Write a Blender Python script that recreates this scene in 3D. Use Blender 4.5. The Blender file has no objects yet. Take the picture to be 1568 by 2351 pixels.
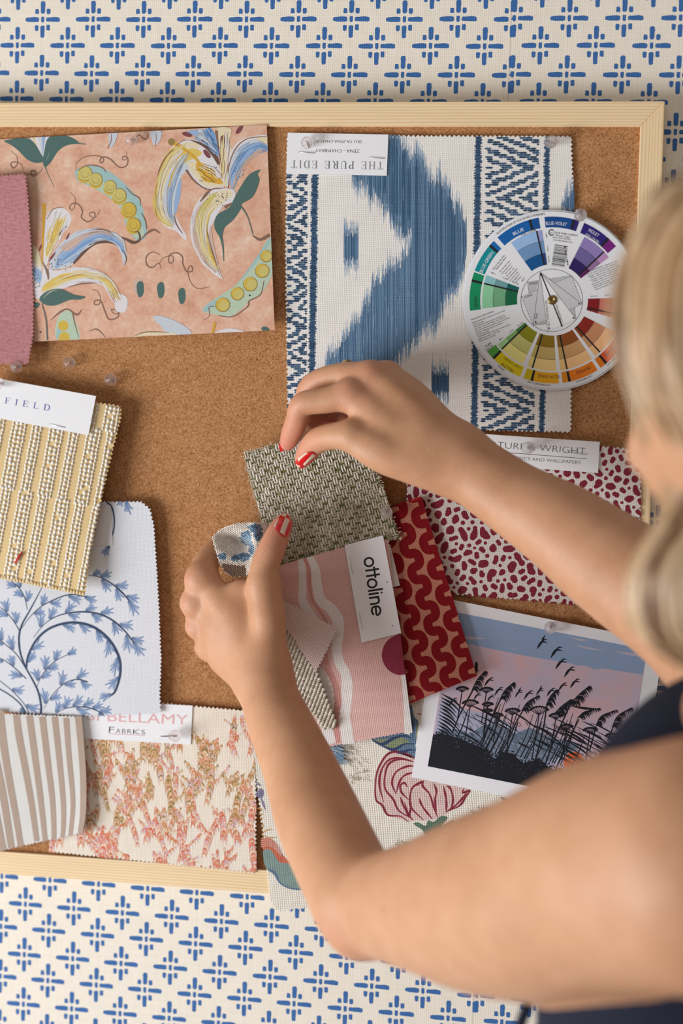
import bpy, bmesh, math, random
import numpy as np
from mathutils import Matrix, Vector
from mathutils.geometry import delaunay_2d_cdt

random.seed(7)
rng = np.random.default_rng(7)
S = bpy.context.scene
COL = S.collection

# ------------------------------------------------------------------ camera
W, H = 1568, 2351
FPX = 4352.44
RC = np.array([[0.9829796477, -0.0322035364, 0.1808699654],
               [0.0454377025, 0.9965460149, -0.0695086711],
               [-0.1780068183, 0.0765439247, 0.9810477054]])
Z0 = 0.75                                   # height of the wall-pattern origin
CAM = np.array([0.4752437845, 0.2444906337, -1.3384675902])   # x, down, depth
PITCH = 0.0380                              # wallpaper repeat (m)

cam_d = bpy.data.cameras.new('camera')
cam = bpy.data.objects.new('camera', cam_d)
COL.objects.link(cam)
U, Q, Vt = np.linalg.svd(RC)
RO = U @ Vt
def w3(v):                                   # (x, down, depth) -> blender world
    return Vector((v[0], v[2], Z0 - v[1]))
def dirw(v):
    return Vector((v[0], v[2], -v[1]))
rx, ry, rz = dirw(RO[0]), -dirw(RO[1]), -dirw(RO[2])
m = Matrix((rx, ry, rz)).transposed().to_4x4()
m.translation = w3(CAM)
cam.matrix_world = m
cam_d.sensor_fit = 'VERTICAL'
cam_d.sensor_height = 36.0
cam_d.sensor_width = 24.0
cam_d.lens = FPX / H * 36.0
cam_d.clip_start = 0.05
cam_d.clip_end = 30
cam_d.dof.use_dof = True
cam_d.dof.focus_distance = 1.335
cam_d.dof.aperture_fstop = 2.8
S.camera = cam

# ------------------------------------------------------------------ light
world = bpy.data.worlds.new('room_light')
S.world = world
world.use_nodes = True
bg = world.node_tree.nodes['Background']
bg.inputs[0].default_value = (1.0, 0.915, 0.83, 1)
bg.inputs[1].default_value = 0.25

def area(name, loc, target, size, power, color):
    l = bpy.data.lights.new(name, 'AREA')
    l.shape = 'RECTANGLE'
    l.size, l.size_y = size
    l.energy = power
    l.color = color
    o = bpy.data.objects.new(name, l)
    COL.objects.link(o)
    o.location = loc
    d = Vector(target) - Vector(loc)
    o.rotation_euler = d.to_track_quat('-Z', 'Y').to_euler()
    return o
area('window_and_fill_light', (-1.75, -1.25, -0.42), (0.15, 0, 0.3), (1.3, 1.3), 76.0, (0.965, 0.985, 1.02))
area('window_and_fill_light', (0.2, -3.2, 2.4), (0.3, 0, 0.4), (2.5, 1.5), 10.0, (0.98, 0.98, 1.0))  # added front fill lamp to lift the shade; the window is the lamp above

S.view_settings.view_transform = 'Standard'
S.view_settings.look = 'None'
S.view_settings.exposure = 0.0
S.view_settings.gamma = 1.0
S.view_settings.use_curve_mapping = False
S.cycles.max_bounces = 8
S.cycles.transmission_bounces = 8
S.cycles.transparent_max_bounces = 12

# ------------------------------------------------------------------ pixel -> place
def at(px, py, d):
    """point on the plane d metres in front of the wall, seen at pixel px, py"""
    px = np.asarray(px, float); py = np.asarray(py, float); d = np.asarray(d, float)
    v = np.stack([(px - W / 2) / FPX, (py - H / 2) / FPX, np.ones_like(px)], -1) @ RO
    s = (-d - CAM[2]) / v[..., 2]
    p = CAM + s[..., None] * v
    return np.stack([p[..., 0], p[..., 2], Z0 - p[..., 1]], -1)
def tilt(*pd):
    """depth function of the flat plane through three (px, py, d)"""
    def vz(x, y): return (np.stack([(x - W / 2) / FPX, (y - H / 2) / FPX, np.ones_like(x)], -1) @ RO)[..., 2]
    A = np.array([[x, y, 1.0] for x, y, d in pd])
    b = np.array([vz(np.float64(x), np.float64(y)) / (-d - CAM[2]) for x, y, d in pd])
    k = np.linalg.solve(A, b)
    def f(x, y):
        x = np.asarray(x, float); y = np.asarray(y, float)
        return -(CAM[2] + vz(x, y) / (k[0] * x + k[1] * y + k[2]))
    return f
def scale_at(d):                             # metres per pixel at depth d
    return (1.3384 - d) / FPX
def C(s, ox, oy, *p):                        # crop coordinates -> photo pixels
    return [(x / s + ox, y / s + oy) for x, y in p]

# ------------------------------------------------------------------ materials
def lin(c):
    return tuple((v / 255 / 12.92 if v / 255 <= 0.04045 else ((v / 255 + 0.055) / 1.055) ** 2.4) for v in c) + (1.0,)

class NT:
    def __init__(s, name):
        s.m = bpy.data.materials.new(name)
        s.m.use_nodes = True
        s.t = s.m.node_tree
        s.b = s.t.nodes['Principled BSDF']
        s.o = s.t.nodes['Material Output']
    def n(s, typ, *ins, **kw):
        nd = s.t.nodes.new(typ)
        for k, v in kw.items():
            setattr(nd, k, v)
        for i, v in enumerate(ins):
            if v is None: continue
            s.put(nd.inputs[i], v)
        return nd
    def put(s, sock, v):
        if isinstance(v, bpy.types.NodeSocket): s.t.links.new(v, sock)
        else: sock.default_value = v[:3] if sock.type == 'VECTOR' and len(v) == 4 else v
    def mth(s, op, a, b=None, c=None):
        return s.n('ShaderNodeMath', a, b, c, operation=op).outputs[0]
    def noise(s, vec, scale, detail=2.0, rough=0.5):
        nd = s.n('ShaderNodeTexNoise')
        s.put(nd.inputs['Vector'], vec)
        nd.inputs['Scale'].default_value = scale
        nd.inputs['Detail'].default_value = detail
        nd.inputs['Roughness'].default_value = rough
        return nd.outputs['Fac']
    def ramp(s, fac, stops, interp='LINEAR'):
        nd = s.n('ShaderNodeValToRGB', fac)
        cr = nd.color_ramp
        cr.interpolation = interp
        while len(cr.elements) < len(stops): cr.elements.new(0.5)
        for e, (p, c) in zip(cr.elements, stops):
            e.position = p
            e.color = c if len(c) == 4 else lin(c)
        return nd.outputs[0]
    def mix(s, fac, a, b):
        nd = s.n('ShaderNodeMix', data_type='RGBA')
        s.put(nd.inputs[0], fac); s.put(nd.inputs[6], a); s.put(nd.inputs[7], b)
        return nd.outputs[2]
    def scl(s, col, f):
        nd = s.n('ShaderNodeVectorMath', operation='SCALE')
        s.put(nd.inputs[0], col); s.put(nd.inputs[3], f)
        return nd.outputs[0]
    def uv(s):
        return s.n('ShaderNodeUVMap').outputs[0]
    def sep(s, v):
        return s.n('ShaderNodeSeparateXYZ', v).outputs
    def comb(s, x, y, z=0.0):
        return s.n('ShaderNodeCombineXYZ', x, y, z).outputs[0]
    def bump(s, h, strength, dist):
        nd = s.n('ShaderNodeBump')
        nd.inputs['Strength'].default_value = strength
        nd.inputs['Distance'].default_value = dist
        s.put(nd.inputs['Height'], h)
        s.put(s.b.inputs['Normal'], nd.outputs[0])
    def base(s, c, rough=0.8, spec=0.25):
        s.put(s.b.inputs['Base Color'], c)
        s.put(s.b.inputs['Roughness'], rough)
        s.b.inputs['Specular IOR Level'].default_value = spec

MAT = {}
def plain(name, c, rough=0.6, spec=0.3, grain=0.0, gscale=2.0, coat=0.0, metal=0.0):
    if name in MAT: return MAT[name]
    N = NT(name)
    col = lin(c)
    if grain:
        uv = N.uv()
        f = N.noise(uv, gscale, 3)
        col = N.scl(col, N.mth('MULTIPLY_ADD', f, grain * 2, 1 - grain))
    N.base(col, rough, spec)
    N.b.inputs['Coat Weight'].default_value = coat
    N.b.inputs['Metallic'].default_value = metal
    MAT[name] = N.m
    return N.m

def weave(N, p, kind, wob=0.25, pv=None):
    """thread height field from uv in millimetres"""
    uv = N.uv()
    n = N.n('ShaderNodeTexNoise'); N.put(n.inputs['Vector'], uv); n.inputs['Scale'].default_value = 0.22 / p
    off = N.n('ShaderNodeVectorMath', operation='MULTIPLY_ADD')
    N.put(off.inputs[0], n.outputs['Color']); off.inputs[1].default_value = (wob * p * 2,) * 3; off.inputs[2].default_value = (-wob * p,) * 3
    ad = N.n('ShaderNodeVectorMath', operation='ADD'); N.put(ad.inputs[0], uv); N.put(ad.inputs[1], off.outputs[0])
    u, v, _ = N.sep(ad.outputs[0])
    pv = pv or p
    if kind == 'twill':
        h = N.mth('ABSOLUTE', N.mth('SINE', N.mth('MULTIPLY', N.mth('ADD', u, N.mth('MULTIPLY', v, 0.75)), math.pi / p)))
    elif kind == 'rib':
        h = N.mth('ABSOLUTE', N.mth('SINE', N.mth('MULTIPLY', v, math.pi / p)))
    else:
        su = N.mth('SINE', N.mth('MULTIPLY', u, math.pi / p))
        sv = N.mth('SINE', N.mth('MULTIPLY', v, math.pi / pv))
        pr = N.mth('MULTIPLY', su, sv)
        a_ = N.mth('SUBTRACT', 1.0, N.mth('ABSOLUTE', su)); b_ = N.mth('SUBTRACT', 1.0, N.mth('ABSOLUTE', sv))
        hole = N.mth('SUBTRACT', 1.0, N.mth('MULTIPLY', a_, b_))
        h = N.mth('ADD', N.mth('MULTIPLY', hole, 0.7), N.mth('MULTIPLY', N.mth('POWER', N.mth('ABSOLUTE', pr), 0.5), 0.3))
        h = N.mth('ADD', h, N.mth('MULTIPLY', N.mth('SIGN', pr), 0.06))
    x, y, _ = N.sep(uv)
    sl1 = N.noise(N.comb(N.mth('MULTIPLY', x, 0.04 / p), N.mth('MULTIPLY', y, 1.1 / p)), 1.0, 2)
    sl2 = N.noise(N.comb(N.mth('MULTIPLY', x, 1.1 / p), N.mth('MULTIPLY', y, 0.04 / p)), 1.0, 2)
    slub = N.mth('ADD', sl1, sl2)
    return h, slub

def fabric(name, c, p=1.3, kind='plain', depth=0.45, slubs=0.25, bump=0.6, rough=0.9, pv=None, alpha=None):
    if name in MAT: return MAT[name]
    N = NT(name)
    h, sl = weave(N, p, kind, pv=pv)
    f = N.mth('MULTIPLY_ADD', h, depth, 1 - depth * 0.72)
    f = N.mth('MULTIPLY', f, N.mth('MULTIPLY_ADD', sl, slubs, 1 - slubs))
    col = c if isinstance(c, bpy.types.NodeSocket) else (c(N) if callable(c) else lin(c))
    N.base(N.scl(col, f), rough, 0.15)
    N.bump(N.mth('ADD', h, N.mth('MULTIPLY', sl, 0.4)), bump, p * 0.00025)
    if alpha is not None:
        N.put(N.b.inputs['Alpha'], N.mth('MULTIPLY_ADD', h, alpha[1] - alpha[0], alpha[0]))
    MAT[name] = N.m
    return N.m

PAPER = plain('card_stock', (238, 238, 240), 0.7, 0.25, 0.02, 0.5)
INK = plain('black_ink', (38, 36, 38), 0.6)
GREYINK = plain('grey_ink', (120, 120, 124), 0.6)
STEEL = plain('steel', (200, 200, 202), 0.25, 0.5, metal=1.0)

# ------------------------------------------------------------------ object helpers
def tag(o, label=None, cat=None, group=None, kind=None):
    if label: o['label'] = label
    if cat: o['category'] = cat
    if group: o['group'] = group
    if kind: o['kind'] = kind
    return o

def wloc(o):
    return o.location + (wloc(o.parent) if o.parent else Vector((0, 0, 0)))

def mesh_obj(name, verts, faces, mats, mi=None, uv=None, smooth=False, parent=None, origin=None):
    v = np.asarray(verts, float)
    o0 = np.asarray(origin, float) if origin is not None else (v.min(0) + v.max(0)) / 2
    me = bpy.data.meshes.new(name)
    me.from_pydata((v - o0).tolist(), [], faces)
    for mt in mats: me.materials.append(mt)
    if mi is not None: me.polygons.foreach_set('material_index', np.asarray(mi, dtype=np.int32))
    if uv is not None:
        ul = me.uv_layers.new(name='UVMap')
        li = np.zeros(len(me.loops), dtype=np.int32); me.loops.foreach_get('vertex_index', li)
        ul.data.foreach_set('uv', np.asarray(uv, float)[li].astype(np.float32).ravel())
    if smooth: me.polygons.foreach_set('use_smooth', np.ones(len(me.polygons), dtype=bool))
    me.update()
    ob = bpy.data.objects.new(name, me)
    ob.location = Vector(o0)
    if parent is not None:
        ob.parent = parent
        ob.location = Vector(o0) - wloc(parent)
    COL.objects.link(ob)
    return ob

def catmull(P, n=8, closed=False):
    P = np.asarray(P, float)
    if len(P) < 3 and not closed:
        t = np.linspace(0, 1, n + 1)[:, None]
        return P[0] * (1 - t) + P[-1] * t
    out = []
    N = len(P)
    rngi = range(N) if closed else range(N - 1)
    for i in rngi:
        p1, p2 = P[i], P[(i + 1) % N]
        p0 = P[i - 1] if (closed or i > 0) else 2 * p1 - p2
        p3 = P[(i + 2) % N] if (closed or i + 2 < N) else 2 * p2 - p1
        for t in np.linspace(0, 1, n, endpoint=False):
            out.append(0.5 * ((2 * p1) + (-p0 + p2) * t + (2 * p0 - 5 * p1 + 4 * p2 - p3) * t * t + (-p0 + 3 * p1 - 3 * p2 + p3) * t ** 3))
    if not closed: out.append(P[-1])
    return np.array(out)

def zig(corners, period=10.0, amp=4.5, flags=None, jit=0.6):
    """pinking-sheared outline"""
    out = []
    n = len(corners)
    for i in range(n):
        a = np.array(corners[i], float); b = np.array(corners[(i + 1) % n], float)
        L = np.linalg.norm(b - a)
        if flags is not None and not flags[i]:
            out.append(tuple(a)); continue
        k = max(1, int(round(L / period)))
        t = (b - a) / L; nn = np.array([t[1], -t[0]])
        for j in range(k):
            q = a + t * L * j / k
            out.append(tuple(q + nn * random.uniform(-jit, jit)))
            q = a + t * L * (j + 0.5) / k
            out.append(tuple(q - nn * amp + nn * random.uniform(-jit, jit)))
    return out

def inside(P, poly):
    P = np.asarray(P, float); poly = np.asarray(poly, float)
    x, y = P[:, 0], P[:, 1]; r = np.zeros(len(P), bool)
    for i in range(len(poly)):
        x1, y1 = poly[i]; x2, y2 = poly[i - 1]
        if y1 == y2: continue
        c = ((y1 > y) != (y2 > y)) & (x < (x2 - x1) * (y - y1) / (y2 - y1) + x1)
        r ^= c
    return r

def area2(poly):
    p = np.asarray(poly, float)
    return float(np.sum(p[:, 0] * np.roll(p[:, 1], -1) - np.roll(p[:, 0], -1) * p[:, 1]))

def cdt(poly, grid=None):
    poly = [tuple(map(float, p)) for p in poly]
    V = [Vector(p) for p in poly]
    n = len(V)
    if grid:
        a = np.array(poly); lo, hi = a.min(0), a.max(0)
        gx, gy = np.meshgrid(np.arange(lo[0] + grid * .5, hi[0], grid), np.arange(lo[1] + grid * .5, hi[1], grid))
        g = np.stack([gx.ravel(), gy.ravel()], 1)
        if len(g): V += [Vector(q) for q in g[inside(g, poly)]]
    r = delaunay_2d_cdt(V, [], [list(range(n))], 1, 1e-5)
    return np.array([(v.x, v.y) for v in r[0]]), [list(f) for f in r[2]]

def clip_face(poly, clip):
    """Sutherland-Hodgman against a convex polygon (positive orientation)"""
    out = [tuple(p) for p in poly]
    n = len(clip)
    for i in range(n):
        if not out: return []
        ax, ay = clip[i]; bx, by = clip[(i + 1) % n]
        res = []
        for j in range(len(out)):
            p = out[j]; q = out[j - 1]
            sp = (bx - ax) * (p[1] - ay) - (by - ay) * (p[0] - ax)
            sq = (bx - ax) * (q[1] - ay) - (by - ay) * (q[0] - ax)
            if (sp >= 0) != (sq >= 0):
                t = sq / (sq - sp)
                res.append((q[0] + (p[0] - q[0]) * t, q[1] + (p[1] - q[1]) * t))
            if sp >= 0: res.append(p)
        out = res
    return out

LAY = 2.5e-5
class Sheet:
    """a flat or gently bent piece of cloth, paper or card, with its print"""
    def __init__(s, name, outline, d, mat, thick=0.0006, rot=0.0, grid=None, clip=None, parent=None, uvo=None):
        s.name = name; s.mats = []; s.P = []; s.D = []; s.F = []; s.M = []; s.K = 0; s.q = 0; s.qs = 1.1e-6; s.ramp = .22
        s.d = d if callable(d) else (lambda x, y, d=d: np.full(np.shape(x), d))
        s.rot = rot; s.clip = None; s.parent = parent; s.uvo = uvo
        s.outline = outline
        s.grid = grid
        V, F = cdt(outline, grid)
        # front faces the camera: image y points down, so order must be reversed
        s.add(V, F, mat, 0)
        s.add(V, F, mat, -thick / LAY, flip=True)
        cnt = {}
        for f in F:
            for i in range(len(f)):
                e = (f[i - 1], f[i])
                cnt[e] = 1
        be = [e for e in cnt if (e[1], e[0]) not in cnt]
        RV, RF = [], []
        RD = []
        for a, b in be:
            k = len(RV)
            RV += [V[a], V[b], V[b], V[a]]; RD += [0, 0, -thick / LAY, -thick / LAY]
            RF.append([k, k + 3, k + 2, k + 1] if area2([V[i] for i in F[0]]) > 0 else [k, k + 1, k + 2, k + 3])
        s.add(np.array(RV), RF, mat, np.array(RD), raw=True)
        if clip is not None:
            s.clip = list(clip) if area2(clip) > 0 else list(clip)[::-1]
    def slot(s, mat):
        if mat not in s.mats: s.mats.append(mat)
        return s.mats.index(mat)
    def add(s, V, F, mat, layer, flip=False, raw=False):
        V = np.asarray(V, float)
        if s.clip is not None and len(V):
            ca = np.array(s.clip)
            outm = np.zeros(len(V), bool)
            for i in range(len(ca)):
                a, b = ca[i], ca[(i + 1) % len(ca)]
                outm |= ((b[0] - a[0]) * (V[:, 1] - a[1]) - (b[1] - a[1]) * (V[:, 0] - a[0])) < 0
            if outm.any():
                NV, NF = V.tolist(), []
                for f in F:
                    if not outm[f].any(): NF.append(f); continue
                    r = clip_face([V[i] for i in f], s.clip)
                    if len(r) >= 3:
                        k = len(NV); NV += [list(p) for p in r]; NF.append(list(range(k, k + len(r))))
                V, F = np.array(NV), NF
                if np.ndim(layer): layer = np.max(layer)
        if not len(F): return
        k = s.K
        for f in F:
            g = [i + k for i in f]
            if not raw:
                ar = area2([V[i] for i in f])
                if (ar > 0) != flip: g.reverse()
            s.F.append(g)
        s.M += [s.slot(mat)] * len(F)
        s.q += 1
        s.P.append(V); s.D.append(np.broadcast_to(np.asarray(layer, float) * LAY + (s.q % 17) * s.qs, (len(V),)))
        s.K += len(V)
    def fill(s, poly, mat, layer=1, smooth=0, grid=None):
        if smooth: poly = catmull(poly, smooth, True)
        V, F = cdt(poly, grid or s.grid)
        s.add(V, F, mat, layer)
    def stroke(s, pts, w, mat, layer=1, n=6, smooth=True, caps=False):
        """w: one width, or a list of widths spread along the stroke"""
        P = catmull(pts, n) if smooth else np.asarray(pts, float)
        m_ = len(P)
        w = np.atleast_1d(np.asarray(w, float))
        ww = np.interp(np.linspace(0, 1, m_), np.linspace(0, 1, len(w)), w) if len(w) > 1 else np.full(m_, w[0])
        T = np.gradient(P, axis=0); T /= np.linalg.norm(T, axis=1)[:, None] + 1e-9
        Nn = np.stack([-T[:, 1], T[:, 0]], 1)
        L = P + Nn * ww[:, None] / 2; R_ = P - Nn * ww[:, None] / 2
        V = np.concatenate([L, R_])
        F = [[i, i + 1, m_ + i + 1, m_ + i] for i in range(m_ - 1)]
        s.add(V, F, mat, layer + np.tile(np.linspace(0, s.ramp, m_), 2))
        if caps:
            for q, r in ((P[0], ww[0]), (P[-1], ww[-1])): s.disc(q, r / 2, mat, layer, 10)
    def disc(s, c, r, mat, layer=1, n=16, ry=None, ang=0):
        t = np.linspace(0, 2 * math.pi, n, endpoint=False)
        x, y = np.cos(t) * r, np.sin(t) * (ry or r)
        V = np.stack([c[0] + x * math.cos(ang) - y * math.sin(ang), c[1] + x * math.sin(ang) + y * math.cos(ang)], 1)
        s.add(V, [list(range(n))], mat, layer)
    def text(s, body, p0, p1, mat, layer=2, h=None, thin=0.0, shear=0.0):
        """text running from p0 to p1 (baseline), scaled to that length"""
        V, F, bw = glyphs(body, thin)
        p0 = np.array(p0, float); p1 = np.array(p1, float)
        L = np.linalg.norm(p1 - p0); ux = (p1 - p0) / L
        sx = L / bw; sy = (h / 0.73) if h else sx
        up = np.array([ux[1], -ux[0]])
        Q = p0 + (V[:, :1] + shear * V[:, 1:]) * sx * ux + V[:, 1:] * sy * up
        s.add(Q, F, mat, layer)
    def arc_text(s, body, c, r, a0, a1, mat, layer=2, h=6, inward=False, thin=0.0):
        """letters along an arc from angle a0 to a1 (degrees, image axes)"""
        tot = sum(adv(ch) for ch in body)
        a = a0; k = (a1 - a0) / tot
        for ch in body:
            w = adv(ch)
            am = math.radians(a + k * w / 2)
            if ch != ' ':
                V, F, _ = glyphs(ch, thin)
                ctr = np.array(c) + r * np.array([math.cos(am), math.sin(am)])
                tang = np.array([-math.sin(am), math.cos(am)]) * (1 if k > 0 else -1)
                up = np.array([tang[1], -tang[0]])
                sx = abs(k) * math.pi / 180 * r
                x0 = (V[:, 0].min() + V[:, 0].max()) / 2
                s.add(ctr + (V[:, :1] - x0) * sx * tang + (V[:, 1:] - 0.0) * (h / 0.73) * up, F, mat, layer)
            a += k * w
    def build(s, label=None, cat=None, group=None):
        P = np.concatenate(s.P); D = np.concatenate(s.D)
        V = at(P[:, 0], P[:, 1], s.d(P[:, 0], P[:, 1]) + D)
        c, sn = math.cos(s.rot), math.sin(s.rot)
        X = V[:, 0] * 1000; Y = -V[:, 2] * 1000
        if s.uvo is not None:
            o = at(np.array([s.uvo[0]]), np.array([s.uvo[1]]), np.array([0.02]))[0]
            X = X - o[0] * 1000; Y = Y + o[2] * 1000
        uv = np.stack([X * c + Y * sn, -X * sn + Y * c], 1)
        ob = mesh_obj(s.name, V, s.F, s.mats, s.M, uv, smooth=True, parent=s.parent)
        if label: tag(ob, label, cat, group)
        s.ob = ob
        return ob

_gc = {}
def glyphs(body, thin=0.0):
    k = (body, thin)
    if k not in _gc:
        cu = bpy.data.curves.new('lettering', 'FONT')
        cu.body = body; cu.size = 1.0; cu.resolution_u = 4; cu.offset = -thin
        o = bpy.data.objects.new('lettering', cu)
        COL.objects.link(o)
        me = bpy.data.meshes.new_from_object(o)
        V = np.array([v.co[:2] for v in me.vertices]).reshape(-1, 2)
        F = [list(p.vertices) for p in me.polygons]
        bpy.data.objects.remove(o); bpy.data.curves.remove(cu); bpy.data.meshes.remove(me)
        if len(V): V[:, 0] -= V[:, 0].min()
        _gc[k] = (V, F, (V[:, 0].max() if len(V) else 0.3))
    return _gc[k]
def adv(ch):
    if ch == ' ': return 0.28
    return glyphs(ch)[2] + 0.1

# ------------------------------------------------------------------ the papered wall
def wall():
    N = NT('cream_wallpaper')
    h, sl = weave(N, 1.5, 'plain', 0.2)
    f = N.mth('MULTIPLY_ADD', h, 0.09, 0.95)
    f = N.mth('MULTIPLY', f, N.mth('MULTIPLY_ADD', sl, 0.14, 0.86))
    N.base(N.scl(lin((240, 231, 216)), f), 0.85, 0.2); N.bump(h, 0.35, 0.0004)
    B = NT('blue_print')
    h, sl = weave(B, 1.5, 'plain', 0.2)
    f = B.mth('MULTIPLY_ADD', h, 0.28, 0.82)
    f = B.mth('MULTIPLY', f, B.mth('MULTIPLY_ADD', sl, 0.25, 0.78))
    B.base(B.scl(lin((62, 106, 166)), f), 0.8, 0.2); B.bump(h, 0.35, 0.0004)
    seam = plain('paper_seam', (196, 180, 158), 0.9)
    V = [(-0.5, 0, Z0 + 0.5), (1.6, 0, Z0 + 0.5), (1.6, 0, Z0 - 1.25), (-0.5, 0, Z0 - 1.25),
         (-0.5, 0.05, Z0 + 0.5), (1.6, 0.05, Z0 + 0.5), (1.6, 0.05, Z0 - 1.25), (-0.5, 0.05, Z0 - 1.25)]
    F = [[0, 3, 2, 1], [4, 5, 6, 7], [0, 1, 5, 4], [1, 2, 6, 5], [2, 3, 7, 6], [3, 0, 4, 7]]
    M = [0] * 6
    bars = [(-3.6, -6.5, 3.6, 6.5), (-39.5, -5.2, -8.5, 5.2), (7.5, -5.2, 39.5, 5.2), (-5.2, -40, 5.2, -12.5), (-5, 13, 4.8, 39.5),
            (-17.5, -23, -9, -12), (9, -23.5, 17.5, -12), (-17.5, 12.5, -9.5, 25), (8.5, 11, 17, 23.5)]
    sc = PITCH / 115.2
    protos = []
    for b in bars:
        x0, y0, x1, y1 = b
        cx, cy, rx_, ry_ = (x0 + x1) / 2, (y0 + y1) / 2, (x1 - x0) / 2, (y1 - y0) / 2
        rr = min(rx_, ry_) * 0.75
        pts = []
        lng = rx_ > ry_ * 1.5; tall = ry_ > rx_ * 1.5
        for k in range(28):
            a = 2 * math.pi * k / 28
            ca, sa = math.cos(a), math.sin(a)
            e = 0.46
            x = math.copysign(abs(ca) ** e, ca) * rx_; y = math.copysign(abs(sa) ** e, sa) * ry_
            if lng: y *= 1.0 + 0.08 * (x / rx_)
            if tall: x *= 1.0 - 0.08 * (y / ry_)
            x += random.uniform(-.5, .5); y += random.uniform(-.5, .5)
            pts.append((cx + x, cy + y))
        protos.append(pts)
    xs = 9 * PITCH - 0.0012
    for i2 in range(-20, 60):
        for j2 in range(-18, 60):
            if (i2 + j2) % 2: continue
            X, Y = i2 * PITCH / 2, j2 * PITCH * 1.016 / 2
            if j2 % 2: Y -= 0.0007
            if not (-0.12 < X < 0.75 and -0.1 < Y < 0.85): continue
            jx, jy = random.uniform(-.0002, .0002), random.uniform(-.0002, .0002)
            right = X > xs + 0.002
            for pts in protos:
                k = len(V)
                q = [(X + jx + x * sc + (0.0011 if right or X + x * sc > xs else 0), Y + jy + y * sc - (0.0007 if right or X + x * sc > xs else 0)) for x, y in pts]
                V += [(x, -0.00004, Z0 - y) for x, y in q]
                F.append(list(range(k, k + len(q)))[::-1]); M.append(1)
    k = len(V)
    V += [(xs, -0.00002, Z0 + .4), (xs + .0004, -0.00002, Z0 + .4), (xs + .0004, -0.00002, Z0 - 1.2), (xs, -0.00002, Z0 - 1.2)]
    F.append([k, k + 3, k + 2, k + 1]); M.append(2)
    V = np.array(V)
    uv = np.stack([V[:, 0] * 1000, V[:, 2] * 1000], 1)
    o = mesh_obj('wall_back', V, F, [N.m, B.m, seam], M, uv)
    bm = bmesh.new(); bm.from_mesh(o.data); bm.normal_update()
    for fc in bm.faces:
        if fc.material_index and fc.normal.y > 0: fc.normal_flip()
    bm.to_mesh(o.data); bm.free()
    tag(o, 'wall covered in cream paper block printed with blue crosses', kind='structure')
wall()

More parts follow.
